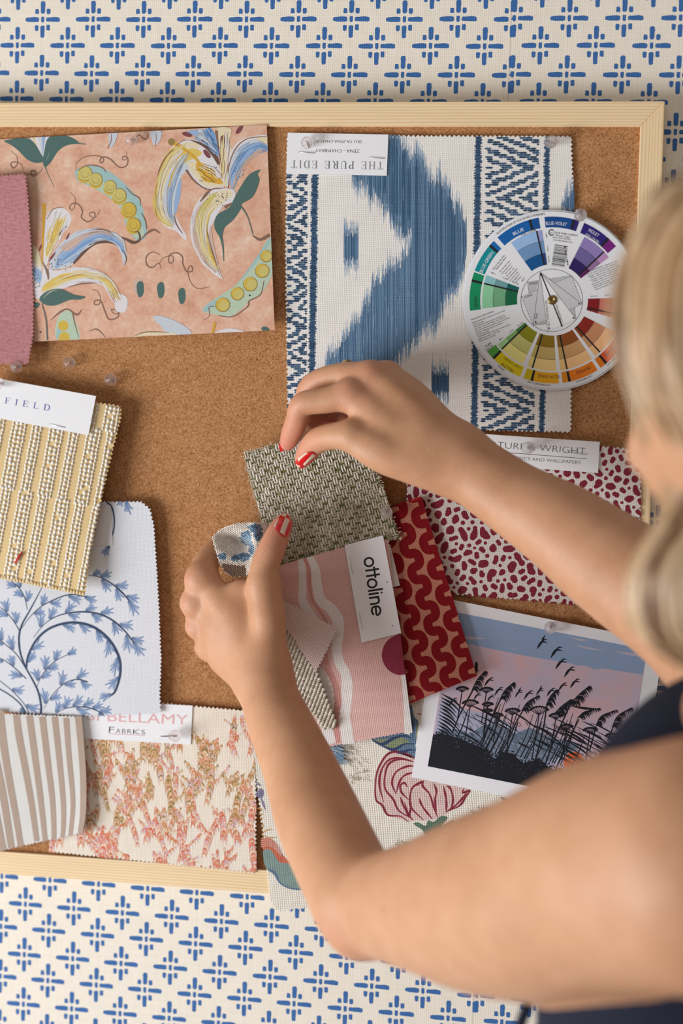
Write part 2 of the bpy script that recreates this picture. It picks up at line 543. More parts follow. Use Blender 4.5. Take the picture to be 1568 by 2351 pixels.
# ------------------------------------------------------------------ cork board
DF, DC = 0.0180, 0.0148
def board():
    O = at(1526.0, 232.0, DF); A = at(0.0, 236.0, DF)
    e1 = (A - O); e1[1] = 0; e1 /= np.linalg.norm(e1)           # towards the left
    e2 = np.array([e1[2], 0, -e1[0]])
    if e2[2] > 0: e2 = -e2
    wd = abs(np.dot(at(1470.0, 290.0, DF) - O, e1))
    wt = abs(np.dot(at(1470.0, 290.0, DF) - O, e2))
    hgt = np.dot(at(0.0, 2006.0, DF) - O, e2)
    length = np.dot(at(0.0, 236.0, DF) - O, e1) + 0.14
    root = bpy.data.objects.new('cork_board', None); COL.objects.link(root)
    root.location = Vector(O + e1 * length / 2 + e2 * hgt); root.location.y = 0
    tag(root, 'large cork pin board in a pale pine frame hung on the wall', 'pin board')
    def P(a, b, d): return O + e1 * a + e2 * b + np.array([0, -(d - DF), 0])
    N = NT('pine_wood')
    uv = N.uv(); u, v, _ = N.sep(uv)
    n1 = N.noise(N.comb(N.mth('MULTIPLY', u, 0.004), N.mth('MULTIPLY', v, 0.09)), 1.0, 2)
    ph = N.mth('ADD', N.mth('MULTIPLY', v, 2.9), N.mth('MULTIPLY', n1, 9.0))
    s1 = N.mth('MULTIPLY_ADD', N.mth('SINE', ph), 0.5, 0.5)
    s1 = N.mth('POWER', s1, 2.2)
    fine = N.noise(N.comb(N.mth('MULTIPLY', u, 0.05), N.mth('MULTIPLY', v, 2.5)), 1.0, 3)
    broad = N.noise(N.comb(N.mth('MULTIPLY', u, 0.01), N.mth('MULTIPLY', v, 0.1)), 1.0, 2)
    f = N.mth('ADD', N.mth('MULTIPLY', s1, 0.62), N.mth('MULTIPLY', fine, 0.38))
    col = N.ramp(f, [(0.1, (244, 219, 180)), (0.5, (239, 209, 164)), (0.95, (224, 186, 134))])
    N.base(N.scl(col, N.mth('MULTIPLY_ADD', broad, 0.16, 0.92)), 0.6, 0.25)
    N.bump(fine, 0.15, 0.0003)
    def rail(quad, along):
        V = [P(a, b, DF) for a, b in quad] + [P(a, b, 0.0004) for a, b in quad]
        F = [[0, 1, 2, 3], [7, 6, 5, 4]] + [[i, i + 4, (i + 1) % 4 + 4, (i + 1) % 4] for i in range(4)]
        qq = list(quad) * 2
        uv = [((a, b) if along == 0 else (b + 0.7, a + 0.31)) for a, b in qq]
        uv = np.array(uv) * 1000; uv[4:, 1] += 15
        o = mesh_obj('frame_rail', V, F, [N.m], None, uv, parent=root)
        bm = bmesh.new(); bm.from_mesh(o.data); bmesh.ops.recalc_face_normals(bm, faces=bm.faces)
        bmesh.ops.bevel(bm, geom=bm.edges[:], offset=0.0004, segments=1, affect='EDGES')
        bm.to_mesh(o.data); bm.free()
    Lg, Hg = length, hgt
    rail([(0, 0), (Lg, 0), (Lg - wd, wt), (wd, wt)], 0)
    rail([(0, Hg), (wd, Hg - wt), (Lg - wd, Hg - wt), (Lg, Hg)], 0)
    rail([(0, 0), (wd, wt), (wd, Hg - wt), (0, Hg)], 1)
    rail([(Lg, 0), (Lg, Hg), (Lg - wd, Hg - wt), (Lg - wd, wt)], 1)
    K = NT('cork')
    uv = K.uv()
    v1 = K.n('ShaderNodeTexVoronoi'); K.put(v1.inputs['Vector'], uv); v1.inputs['Scale'].default_value = 0.95
    c1 = K.sep(v1.outputs['Color'])[0]
    v2 = K.n('ShaderNodeTexVoronoi'); K.put(v2.inputs['Vector'], uv); v2.inputs['Scale'].default_value = 1.7
    c2 = K.sep(v2.outputs['Color'])[0]
    nb = K.noise(uv, 0.09, 4, 0.6)
    v4 = K.n('ShaderNodeTexVoronoi'); K.put(v4.inputs['Vector'], uv); v4.inputs['Scale'].default_value = 2.7
    c4 = K.sep(v4.outputs['Color'])[0]
    f = K.mth('ADD', K.mth('ADD', K.mth('MULTIPLY', c1, 0.22), K.mth('MULTIPLY', c4, 0.34)), K.mth('ADD', K.mth('MULTIPLY', c2, 0.24), K.mth('MULTIPLY', nb, 0.2)))
    col = K.ramp(f, [(0.16, (96, 56, 28)), (0.3, (150, 100, 60)), (0.5, (184, 131, 86)), (0.68, (198, 147, 102)), (0.78, (214, 166, 120)), (0.88, (244, 206, 164))])
    v3 = K.n('ShaderNodeTexVoronoi'); K.put(v3.inputs['Vector'], uv); v3.inputs['Scale'].default_value = 0.16
    sp = K.mth('LESS_THAN', K.mth('ADD', v3.outputs['Distance'], K.mth('MULTIPLY', K.noise(uv, 1.5), 0.12)), 0.13)
    col = K.mix(K.mth('MULTIPLY', sp, 0.75), col, lin((62, 34, 16)))
    K.base(col, 0.9, 0.12)
    K.bump(f, 0.45, 0.0006)
    e = 0.0006
    V = [P(a, b, d) for d in (DC, 0.004) for a, b in ((wd - e, wt - e), (Lg - wd + e, wt - e), (Lg - wd + e, Hg - wt + e), (wd - e, Hg - wt + e))]
    F = [[0, 1, 2, 3], [7, 6, 5, 4]] + [[i, i + 4, (i + 1) % 4 + 4, (i + 1) % 4] for i in range(4)]
    Va = np.array(V); o = mesh_obj('cork_panel', V, F, [K.m], None, np.stack([Va[:, 0], Va[:, 2]], 1) * 1000, parent=root)
    bm = bmesh.new(); bm.from_mesh(o.data); bmesh.ops.recalc_face_normals(bm, faces=bm.faces); bm.to_mesh(o.data); bm.free()
board()
# ================================================================== pinned pieces
def bead(s, c, rx_, ry_, ang, hgt, mat, n=8):
    """a raised stitch"""
    V, L, F = [], [], []
    ca, sa = math.cos(ang), math.sin(ang)
    for r, h in ((1.0, 0.0), (0.72, 0.72)):
        for k in range(n):
            a = 2 * math.pi * k / n
            x, y = math.cos(a) * rx_ * r, math.sin(a) * ry_ * r
            V.append((c[0] + x * ca - y * sa, c[1] + x * sa + y * ca)); L.append(h * hgt / LAY)
    V.append(tuple(c)); L.append(hgt / LAY)
    for k in range(n):
        k2 = (k + 1) % n
        F += [[k, k2, n + k2, n + k], [n + k, n + k2, 2 * n]]
    s.add(V, F, mat, np.array(L))

def thread(s, a, b, w, hgt, mat, lift=0.0, nseg=5):
    """a half-round float of yarn from a to b, arched over the cloth"""
    a = np.array(a, float); b = np.array(b, float)
    t = (b - a) / np.linalg.norm(b - a); nn = np.array([-t[1], t[0]])
    V, L, F = [], [], []
    for i in range(nseg):
        q = i / (nseg - 1)
        arch = math.sin(math.pi * (0.12 + 0.76 * q))
        wj = w * (0.75 + 0.35 * math.sin(math.pi * q)) * random.uniform(.92, 1.08)
        ctr = a + (b - a) * q + nn * random.uniform(-.3, .3)
        for x, h in ((-1, 0.0), (-.6, .75), (0, 1.0), (.6, .75), (1, 0.0)):
            V.append(ctr + nn * x * wj / 2); L.append((lift + hgt * arch * h) / LAY)
    for i in range(nseg - 1):
        for j in range(4):
            k = i * 5 + j
            F.append([k, k + 1, k + 6, k + 5])
    s.add(V, F, mat, np.array(L))

def tube(name, pts, r, mat, parent=None, n=6):
    P = [Vector(p) for p in pts]
    V, F = [], []
    for i, p in enumerate(P):
        t = (P[min(i + 1, len(P) - 1)] - P[max(i - 1, 0)]).normalized()
        a = t.orthogonal().normalized(); b = t.cross(a)
        for k in range(n):
            an = 2 * math.pi * k / n
            V.append(p + (a * math.cos(an) + b * math.sin(an)) * r)
    for i in range(len(P) - 1):
        for k in range(n):
            F.append([i * n + k, i * n + (k + 1) % n, (i + 1) * n + (k + 1) % n, (i + 1) * n + k])
    F.append(list(range(n))[::-1]); F.append([(len(P) - 1) * n + k for k in range(n)])
    return mesh_obj(name, [tuple(v) for v in V], F, [mat], smooth=True, parent=parent)

def staple(p0, p1, d, parent):
    a, b = at(p0[0], p0[1], d), at(p1[0], p1[1], d)
    back = np.array([0, 0.0011, 0]); up = np.array([0, -0.0003, 0])
    return tube('staple', [a + back, a, a + up + (b - a) * .06, b + up - (b - a) * .06, b, b + back], 0.00022, STEEL, parent)

def lerp(a, b, t):
    return (a[0] + (b[0] - a[0]) * t, a[1] + (b[1] - a[1]) * t)

# serif capitals, unit height; (points, width)
TH, TN = 0.17, 0.05
def _st(x, y0=0.0, y1=1.0): return [[(x, y0), (x, y1)], TH]
def _sf(x, y, w=0.34): return [[(x - w / 2, y), (x + w / 2, y)], TN]
SER = {
    'T': (0.9, [_st(.45), _sf(.45, .02), [[(.03, .97), (.87, .97)], TN], [[(.04, .99), (.04, .76)], TN], [[(.86, .99), (.86, .76)], TN]]),
    'H': (0.95, [_st(.17), _st(.78), _sf(.17, .02), _sf(.78, .02), _sf(.17, .98), _sf(.78, .98), [[(.17, .5), (.78, .5)], TN]]),
    'E': (0.82, [_st(.2), [[(.03, .02), (.74, .02)], TN], [[(.03, .98), (.72, .98)], TN], [[(.2, .5), (.55, .5)], TN], [[(.72, .99), (.72, .76)], TN], [[(.74, .01), (.74, .26)], TN], [[(.55, .64), (.55, .36)], TN]]),
    'F': (0.78, [_st(.2), _sf(.2, .02), [[(.03, .98), (.72, .98)], TN], [[(.2, .5), (.52, .5)], TN], [[(.71, .99), (.71, .76)], TN], [[(.52, .64), (.52, .36)], TN]]),
    'L': (0.78, [_st(.2), _sf(.2, .98), [[(.03, .02), (.72, .02)], TN], [[(.72, .01), (.72, .28)], TN]]),
    'I': (0.4, [_st(.2), _sf(.2, .02), _sf(.2, .98)]),
    'P': (0.8, [_st(.2), _sf(.2, .02), [[(.03, .98), (.4, .98)], TN], [[(.4, .98), (.62, .9), (.67, .72), (.6, .55), (.4, .48)], [TN, .15, .17, .15, TN]], [[(.2, .48), (.42, .48)], TN]]),
    'R': (0.92, [_st(.2), _sf(.2, .02), [[(.03, .98), (.4, .98)], TN], [[(.4, .98), (.6, .9), (.65, .74), (.58, .58), (.4, .51)], [TN, .15, .17, .15, TN]], [[(.2, .51), (.42, .51)], TN], [[(.45, .51), (.6, .3), (.72, .04), (.9, .02)], [.12, .16, .13, TN]]]),
    'U': (0.92, [_st(.18, .28), _sf(.18, .98), _sf(.76, .98, .28), [[(.18, .34), (.2, .12), (.42, .0), (.66, .1), (.76, .34)], [.17, .14, .08, TN, TN]], [[(.76, .3), (.76, 1)], TN]]),
    'D': (0.95, [_st(.2), [[(.03, .98), (.42, .98)], TN], [[(.03, .02), (.42, .02)], TN], [[(.42, .98), (.7, .88), (.8, .5), (.7, .12), (.42, .02)], [TN, .14, .18, .14, TN]]]),
}
def serif(s, word, p0, p1, h, mat, layer=2, gap=0.22, space=0.55, mats=None):
    tot = sum((SER[c][0] + gap) if c != ' ' else space for c in word) - gap
    p0 = np.array(p0, float); p1 = np.array(p1, float)
    L = np.linalg.norm(p1 - p0); ux = (p1 - p0) / L; up = np.array([ux[1], -ux[0]])
    sx = L / tot; x = 0; k = 0
    for c in word:
        if c == ' ':
            x += space; k += 1; continue
        w, parts = SER[c]
        for pts, wd in parts:
            s.stroke([p0 + ux * (x + a) * sx + up * b * h for a, b in pts], np.array(wd) * min(sx, h), mats[k] if mats else mat, layer, 5)
        x += w + gap

def card(parent, quad, d, name='label_card', label=None, thick=0.0005, rounded=False):
    s = Sheet(name, quad, d, PAPER, thick, parent=parent)
    return s

# ------------------------------------------------------------------ lily paper
def lily_paper():
    N = NT('terracotta_paper')
    uv = N.uv()
    a = N.noise(uv, 0.05, 5, 0.65); b = N.noise(uv, 0.35, 3, 0.6)
    f = N.mth('ADD', N.mth('MULTIPLY', a, 0.72), N.mth('MULTIPLY', b, 0.28))
    N.base(N.ramp(f, [(0.34, (202, 146, 120)), (0.46, (217, 168, 142)), (0.55, (223, 182, 157)), (0.66, (232, 204, 182))]), 0.75, 0.2)
    T = lambda *p: C(2.376, 0, 270, *p)
    quad = [(-75, 324), (612.4, 286), (630.5, 758), (-60, 791)]
    d = tilt((0, 320, .0158), (612, 286, .0190), (630, 758, .0235))
    s = Sheet('lily_print_paper', quad, d, N.m, 0.0003, 0.03, clip=quad)
    c = {}
    def paint(nm, rgb):
        if nm not in c:
            M_ = NT('paint_' + nm)
            n_ = M_.noise(M_.uv(), 0.7, 4, .7)
            M_.base(M_.scl(lin(rgb), M_.mth('MULTIPLY_ADD', n_, 0.4, 0.78)), 0.75, 0.2)
            c[nm] = M_.m
        return c[nm]
    cream = paint('cream', (226, 212, 178)); yel = paint('straw', (222, 192, 104)); gold = paint('gold', (214, 166, 62))
    white = paint('white', (224, 218, 220)); blue = paint('sky', (152, 178, 210)); pale = paint('haze', (200, 206, 214)); deep = paint('azure', (122, 160, 206))
    brn = paint('brown', (138, 106, 90)); dbrn = paint('umber', (110, 84, 74)); grn = paint('green', (82, 110, 104)); mint = paint('mint', (184, 202, 178))
    pea = paint('pea', (204, 190, 112)); peay = paint('mustard', (208, 178, 78)); plum = paint('plum', (128, 74, 78)); dots = paint('fleck', (104, 98, 92))
    teal = paint('teal', (160, 192, 190)); oliv = paint('olive', (150, 128, 76)); lgrey = paint('pink_grey', (206, 178, 164))
    L = [1.0]; s.qs = 0.0
    def nl():
        L[0] += 0.2; return L[0]
    def f(m_, *p): s.fill(T(*p), m_, nl(), smooth=5)
    def k(m_, w, *p): s.stroke(T(*p), np.array(w) / 2.376, m_, nl(), 7)
    rs = random.Random(31)
    def streaks(axis, wid, cols, n, lo=.0, hi=1.0):
        s.ramp = 0.0
        A_ = catmull(axis, 12); T_ = np.gradient(A_, axis=0); T_ /= np.linalg.norm(T_, axis=1)[:, None]; N_ = np.stack([-T_[:, 1], T_[:, 0]], 1)
        m_ = len(A_); wd = np.interp(np.linspace(0, 1, m_), np.linspace(0, 1, len(wid)), wid)
        for i in range(n):
            r = rs.uniform(-1, 1); a = rs.uniform(lo, hi - .25); b = min(hi, a + rs.uniform(.2, .55))
            ia, ib_ = int(a * (m_ - 1)), int(b * (m_ - 1))
            ids = np.linspace(ia, ib_, 5).astype(int)
            P_ = A_[ids] + N_[ids] * (wd[ids] * (r + rs.uniform(-.05, .05)) / 2)[:, None]
            ci = int(np.clip((r * .5 + .5) * len(cols) + rs.uniform(-.6, .6), 0, len(cols) - 1))
            s.stroke(T(*[tuple(p) for p in P_]), np.array([1, rs.uniform(4, 10), rs.uniform(3, 8), 1]) / 2.376, cols[ci], L[0] + .24 * (i % 8 + 1), 5)
        L[0] += 2.1; s.ramp = .22
    # top left bud and its two leaves
    f(white, (170, 105), (265, 100), (258, 160), (232, 215), (205, 170)); k(yel, [8, 3], (180, 108), (200, 150)); k(blue, [22, 10, 3], (238, 104), (236, 150), (232, 210)); k(pale, [10, 14, 3], (215, 108), (225, 150), (231, 208))
    f(grn, (22, 128), (60, 118), (130, 108), (180, 130), (220, 190), (240, 235), (200, 248), (150, 230), (100, 180), (60, 150))
    f(grn, (262, 112), (330, 95), (390, 108), (430, 140), (370, 150), (320, 180), (280, 240), (248, 270), (234, 245), (240, 190)); k(grn, [8, 5], (400, 138), (470, 145)); k(paint('sage', (112, 136, 126)), [2, 9, 2], (250, 235), (262, 215), (268, 185))
    k(grn, [5, 2], (246, 268), (262, 310), (298, 384))
    L[0] = 1.0
    # tendrils
    tend = [[(62, 182), (90, 210), (95, 250), (75, 275), (58, 255), (75, 242), (110, 250), (130, 290)], [(130, 300), (150, 310), (190, 310), (195, 295), (175, 290), (170, 305), (185, 320), (225, 290), (230, 270)],
            [(415, 292), (420, 250), (460, 215), (530, 208), (565, 225), (555, 248), (545, 235), (560, 215), (600, 225), (650, 270), (690, 262), (697, 220), (672, 212), (670, 230), (690, 225), (690, 185)],
            [(380, 405), (410, 440), (405, 490), (390, 505), (380, 485), (400, 468), (430, 475), (450, 510), (445, 545), (480, 568), (515, 545), (515, 518), (490, 520), (490, 535), (520, 545), (548, 500)],
            [(880, 825), (865, 795), (830, 818), (800, 800), (800, 755), (835, 733), (870, 748)], [(868, 800), (890, 765), (940, 755), (942, 790), (922, 790), (925, 750), (965, 738), (995, 760), (998, 800), (1020, 840), (1050, 835), (1045, 810), (1028, 820), (1028, 860), (1045, 905), (1080, 932), (1140, 925)],
            [(500, 940), (530, 945), (548, 985), (540, 1018), (515, 1018), (520, 998), (550, 1002), (570, 1050), (595, 1100), (640, 1090), (645, 1060), (610, 1045), (615, 1062), (640, 1070), (690, 1030), (680, 975)],
            [(740, 110), (760, 95), (790, 118), (808, 100), (800, 80)], [(485, 1165), (530, 1155), (578, 1200)]]
    for t in tend: k(brn, [3, 6, 8, 6, 3], *t)
    L[0] = 1.0
    # upper pod
    f(teal, (410, 290), (470, 262), (540, 268), (620, 310), (700, 380), (770, 470), (795, 590), (800, 640), (770, 672), (735, 660), (690, 600), (660, 500), (600, 440), (540, 400), (480, 370), (425, 345))
    f(mint, (420, 320), (480, 300), (600, 380), (690, 440), (760, 560), (785, 640), (740, 655), (690, 580), (650, 480), (560, 410), (480, 360))
    for x, y, r, m_ in ((463, 305, 40, pea), (522, 338, 36, pea), (600, 376, 34, pea), (650, 424, 38, pea), (702, 502, 40, peay), (728, 585, 38, peay)):
        s.disc(T((x, y + 12))[0], (r + 2) / 2.376, oliv if False else peay, nl(), 20); s.disc(T((x, y))[0], r / 2.376, m_, nl(), 20)
        t = [(x + r * math.cos(a), y + r * math.sin(a)) for a in np.linspace(-2.6, 2.6, 14)]
        k(oliv, [2, 5, 2], *t)
        k(oliv, [1, 3, 1], *[(x + .55 * r * math.cos(a), y + .55 * r * math.sin(a)) for a in np.linspace(-.4, 4, 10)])
    k(brn, [3, 6, 3], (425, 290), (470, 262), (520, 262), (560, 275), (578, 298)); k(brn, [3, 6, 3], (685, 380), (720, 415), (760, 440), (765, 480)); k(brn, [3, 7, 4], (770, 520), (792, 560), (800, 610))
    k(dbrn, [4, 18, 10, 4], (645, 645), (690, 665), (730, 682), (762, 665), (755, 625), (735, 625)); k(brn, [3, 14, 5], (770, 665), (800, 632), (840, 612), (872, 630))
    L[0] = 1.0
    # big lily, right
    f(white, (850, 480), (870, 300), (930, 170), (1010, 120), (1090, 130), (1160, 200), (1200, 290), (1220, 380), (1120, 390), (1060, 350), (1020, 290), (990, 260), (970, 380), (945, 490), (985, 590), (1015, 640), (1010, 668), (960, 620), (910, 600), (870, 560))
    f(cream, (872, 470), (885, 300), (940, 180), (1015, 135), (1090, 150), (1020, 230), (960, 330), (925, 430), (935, 540), (925, 590), (890, 540)); f(yel, (895, 440), (920, 300), (985, 190), (1060, 170), (1100, 200), (1010, 250), (950, 330), (905, 430), (925, 530), (915, 580), (890, 520))
    f(pale, (985, 270), (1040, 230), (1030, 280), (985, 330), (965, 440), (950, 500), (960, 560), (935, 560), (905, 430), (935, 360)); f(blue, (960, 400), (985, 330), (985, 420), (960, 520), (948, 500))
    f(cream, (1020, 250), (1060, 240), (1140, 260), (1200, 330), (1220, 372), (1130, 378), (1070, 330)); f(gold, (1070, 250), (1130, 260), (1190, 315), (1214, 360), (1150, 352), (1085, 305))
    k(gold, [26, 16, 14, 10], (930, 132), (985, 158), (1060, 215), (1120, 285), (1205, 350)); s.disc(T((935, 132))[0], 8, oliv, nl())
    k(brn, [4, 14, 5, 3], (850, 470), (870, 290), (930, 190), (990, 130), (1040, 122)); k(dbrn, [4, 18, 30, 16], (1040, 122), (1110, 150), (1160, 190), (1195, 255)); k(brn, [3, 6, 3], (855, 500), (880, 545), (908, 585)); k(brn, [3, 8, 4], (948, 520), (962, 580), (995, 632)); k(brn, [14, 8, 5], (1015, 285), (1060, 345), (1130, 390), (1225, 385))
    f(blue, (1020, 75), (1150, 68), (1185, 130), (1195, 215), (1150, 170), (1080, 110)); f(deep, (1120, 70), (1160, 68), (1195, 200), (1170, 180)); f(pale, (1080, 74), (1110, 72), (1170, 160), (1140, 140))
    f(cream, (1180, 65), (1260, 62), (1250, 130), (1265, 180), (1240, 260), (1245, 340), (1230, 380), (1215, 330), (1205, 200)); k(brn, [18, 8, 4], (1180, 70), (1190, 150), (1212, 300))
    f(white, (1250, 215), (1290, 140), (1360, 105), (1460, 100), (1456, 190), (1400, 170), (1330, 250), (1290, 340), (1270, 400), (1250, 320)); f(blue, (1262, 280), (1290, 180), (1360, 135), (1456, 150), (1450, 190), (1390, 190), (1330, 270), (1280, 380), (1262, 400)); f(deep, (1330, 180), (1390, 150), (1456, 165), (1440, 190), (1380, 195), (1310, 250)); f(cream, (1400, 110), (1456, 105), (1456, 145)); k(lgrey, [16, 22, 8], (1420, 190), (1345, 240), (1310, 330)); k(brn, [4, 7, 4], (1245, 385), (1248, 270), (1285, 170), (1350, 115), (1455, 103))
    f(white, (1120, 410), (1200, 385), (1280, 400), (1270, 460), (1220, 480), (1170, 560), (1140, 640), (1160, 740), (1190, 810), (1205, 860), (1215, 882), (1150, 840), (1090, 760), (1050, 690), (1038, 590), (1060, 490)); f(cream, (1075, 500), (1140, 420), (1240, 395), (1270, 420), (1200, 480), (1140, 540), (1110, 640), (1130, 760), (1150, 820), (1090, 750), (1060, 640)); f(pea, (1070, 560), (1110, 460), (1180, 415), (1130, 500), (1095, 620), (1110, 740), (1080, 700)); f(lgrey, (1150, 590), (1160, 660), (1180, 760), (1190, 800), (1150, 730), (1138, 640))
    k(brn, [5, 18, 8, 6, 4], (1090, 460), (1150, 395), (1215, 385)); k(brn, [4, 6, 3], (1130, 620), (1150, 700), (1180, 800), (1198, 858)); k(brn, [20, 10], (1225, 490), (1265, 468))
    f(grn, (1275, 445), (1310, 380), (1360, 310), (1420, 283), (1405, 310), (1414, 345), (1380, 430), (1320, 470), (1312, 500), (1270, 560), (1225, 600), (1210, 650), (1190, 640), (1168, 590), (1185, 530), (1250, 490)); k(grn, [18, 8, 3], (1200, 630), (1215, 700), (1220, 785)); k(grn, [8, 5, 4], (1312, 480), (1350, 540), (1380, 640)); k(brn, [6, 16, 20], (1378, 645), (1420, 665), (1470, 640))
    for x, y, a in ((1020, 92, .3), (1098, 110, .9), (1215, 125, 1.5), (1128, 198, .9), (1305, 66, 2.2)): s.disc(T((x, y))[0], 12, plum, nl(), 14, 5, a)
    for i in range(70):
        if i < 26: x, y = random.uniform(1125, 1240), random.uniform(410, 480)
        elif i < 40: x, y = random.uniform(1120, 1175), random.uniform(100, 190)
        elif i < 52: x, y = random.uniform(1270, 1345), random.uniform(190, 340)
        else: x, y = random.uniform(1090, 1180), random.uniform(270, 350)
        s.disc(T((x, y))[0], 1.3, dots, L[0] + .25 * (1 + i % 4), 6)
    straw2 = paint('pale_straw', (224, 206, 146))
    streaks([(1040, 150), (950, 230), (890, 380), (890, 520), (950, 590)], [60, 110, 110, 90, 40], [yel, straw2, cream, white, pale, blue][::-1], 60)
    streaks([(1190, 430), (1100, 520), (1090, 650), (1130, 770), (1185, 840)], [70, 100, 90, 70, 30], [white, lgrey, cream, straw2, cream, yel][::-1], 56)
    streaks([(1255, 390), (1275, 290), (1330, 200), (1400, 155), (1456, 160)], [30, 60, 90, 70, 60], [pale, blue, deep, blue, lgrey], 46)
    streaks([(1205, 350), (1140, 310), (1070, 270)], [40, 100, 60], [gold, yel, cream, white], 26); streaks([(1210, 360), (1220, 220), (1225, 80)], [20, 50, 60], [cream, straw2, white], 18); streaks([(1190, 190), (1140, 130), (1090, 75)], [30, 70, 110], [blue, pale, deep, blue], 24)
    L[0] = 1.0
    # left lily
    f(white, (245, 560), (280, 505), (330, 490), (378, 520), (385, 575), (330, 650), (280, 720), (262, 790), (240, 800), (236, 680)); f(cream, (255, 620), (300, 560), (360, 545), (320, 640), (270, 720), (248, 780)); f(yel, (252, 660), (300, 580), (345, 560), (300, 660), (255, 760)); k(brn, [3, 6, 3], (255, 555), (290, 500), (345, 488)); k(dbrn, [12, 6, 4], (360, 590), (310, 660), (285, 720))
    f(pale, (270, 790), (320, 700), (420, 620), (540, 605), (630, 640), (690, 730), (680, 810), (650, 720), (590, 672), (510, 690), (430, 770), (380, 810), (290, 830)); f(blue, (330, 740), (430, 680), (540, 625), (600, 660), (500, 670), (430, 760), (350, 800), (300, 820)); f(lgrey, (330, 700), (440, 640), (560, 620), (610, 640), (480, 660), (380, 730)); k(brn, [4, 10, 6], (320, 710), (440, 625), (560, 610), (640, 645)); k(dbrn, [14, 22, 8, 4], (400, 795), (500, 695), (580, 675), (650, 700), (688, 760), (680, 805))
    f(white, (180, 780), (240, 800), (300, 835), (420, 815), (540, 845), (610, 885), (640, 960), (695, 1000), (680, 1060), (630, 1050), (630, 980), (560, 915), (450, 905), (350, 930), (260, 960), (200, 990), (180, 900)); f(cream, (240, 900), (330, 850), (470, 820), (590, 880), (600, 930), (500, 890), (380, 900), (260, 950)); f(yel, (250, 905), (340, 855), (460, 850), (400, 885), (310, 910), (230, 950)); f(gold, (330, 865), (440, 845), (420, 875), (350, 885)); k(brn, [4, 12, 4], (370, 925), (450, 905), (530, 900), (570, 915)); f(white, (640, 960), (690, 980), (690, 1030), (640, 1050), (625, 1010))
    f(blue, (180, 820), (225, 840), (220, 900), (190, 880)); k(gold, [20, 14, 10, 3], (240, 468), (238, 580), (232, 720), (228, 850)); k(plum, [4, 12, 4], (358, 675), (378, 630)); k(plum, [4, 14, 4], (265, 785), (305, 732)); k(plum, [4, 12, 4], (212, 730), (228, 690)); k(brn, [4, 16, 6], (232, 790), (258, 840), (265, 890)); f(cream, (180, 700), (205, 720), (225, 800), (190, 800))
    for i in range(40):
        x, y = random.uniform(262, 400), random.uniform(770, 830)
        if i > 24: x, y = random.uniform(182, 222), random.uniform(820, 930)
        s.disc(T((x, y))[0], 1.3, dots, L[0] + .25 * (1 + i % 4), 6)
    streaks([(250, 780), (290, 650), (340, 520)], [30, 80, 90], [white, cream, yel, straw2, white], 30)
    streaks([(290, 800), (400, 700), (530, 640), (640, 670), (680, 740)], [60, 100, 80, 50, 20], [pale, lgrey, blue, deep, pale], 50)
    streaks([(220, 950), (330, 885), (470, 855), (580, 890), (650, 1000)], [40, 80, 80, 60, 60], [white, cream, yel, straw2, white], 50)
    L[0] += .5
    f(grn, (215, 985), (260, 945), (330, 935), (400, 965), (462, 978), (440, 992), (380, 995), (300, 1025), (240, 1018)); k(grn, [4, 6, 6], (228, 1015), (250, 1100), (258, 1215)); f(grn, (185, 1010), (215, 1015), (200, 1040)); k(cream, [1, 4, 1], (235, 985), (275, 950), (310, 940))
    L[0] = 1.0
    # lower left pod, dark seeds, right pod, bottom petals
    f(mint, (310, 1205), (310, 1110), (345, 1060), (390, 1060), (420, 1130), (430, 1210)); f(teal, (308, 1205), (312, 1150), (330, 1140), (335, 1205)); s.disc(T((345, 1135))[0], 12, peay, nl()); s.disc(T((350, 1200))[0], 13, peay, nl()); k(brn, [4, 12, 8, 12, 4], (275, 1105), (330, 1060), (370, 1045), (420, 1075), (448, 1045)); k(brn, [8, 6, 3], (395, 1060), (410, 1130), (430, 1200))
    for x, y in ((765, 935), (877, 940), (992, 972)):
        if x == 765: f(lgrey, (725, 920), (745, 880), (775, 885), (770, 960), (745, 970))
        f(grn, (x - 20, y - 18), (x - 5, y - 42), (x + 15, y - 35), (x + 20, y + 10), (x + 8, y + 42), (x - 12, y + 38))
    f(mint, (1115, 1030), (1200, 970), (1300, 900), (1390, 780), (1470, 660), (1500, 800), (1440, 940), (1360, 1000), (1270, 1080), (1180, 1075), (1120, 1060)); f(teal, (1115, 1030), (1280, 920), (1470, 660), (1470, 690), (1340, 860), (1200, 990), (1130, 1060))
    for x, y, r in ((1452, 755, 32), (1430, 835, 38), (1365, 908, 38), (1295, 960, 35), (1215, 1020, 38)):
        s.disc(T((x, y))[0], r / 2.376, peay, nl(), 20); s.disc(T((x + 8, y + 4))[0], r * .75 / 2.376, pea, nl(), 18); k(oliv, [2, 6, 2], *[(x + r * math.cos(a), y + r * math.sin(a)) for a in np.linspace(-1.6, 3.6, 14)])
    k(brn, [4, 8, 4], (1440, 890), (1420, 965), (1360, 1000), (1350, 1030), (1270, 1085), (1190, 1080)); k(brn, [3, 4, 2], (1175, 1030), (1140, 1035), (1142, 1080), (1110, 1105))
    f(pale, (835, 1090), (880, 1082), (980, 1120), (1040, 1165), (1030, 1185), (930, 1190), (870, 1130)); f(white, (1160, 1190), (1200, 1160), (1260, 1150), (1330, 1165), (1340, 1190)); k(gold, [16, 12], (1172, 1115), (1158, 1185)); f(grn, (1425, 1150), (1445, 1140), (1470, 1158), (1450, 1180)); k(cream, [12, 16, 10], (730, 1198), (800, 1180), (960, 1180)); k(brn, [3, 6, 3], (730, 1192), (800, 1170), (920, 1172))
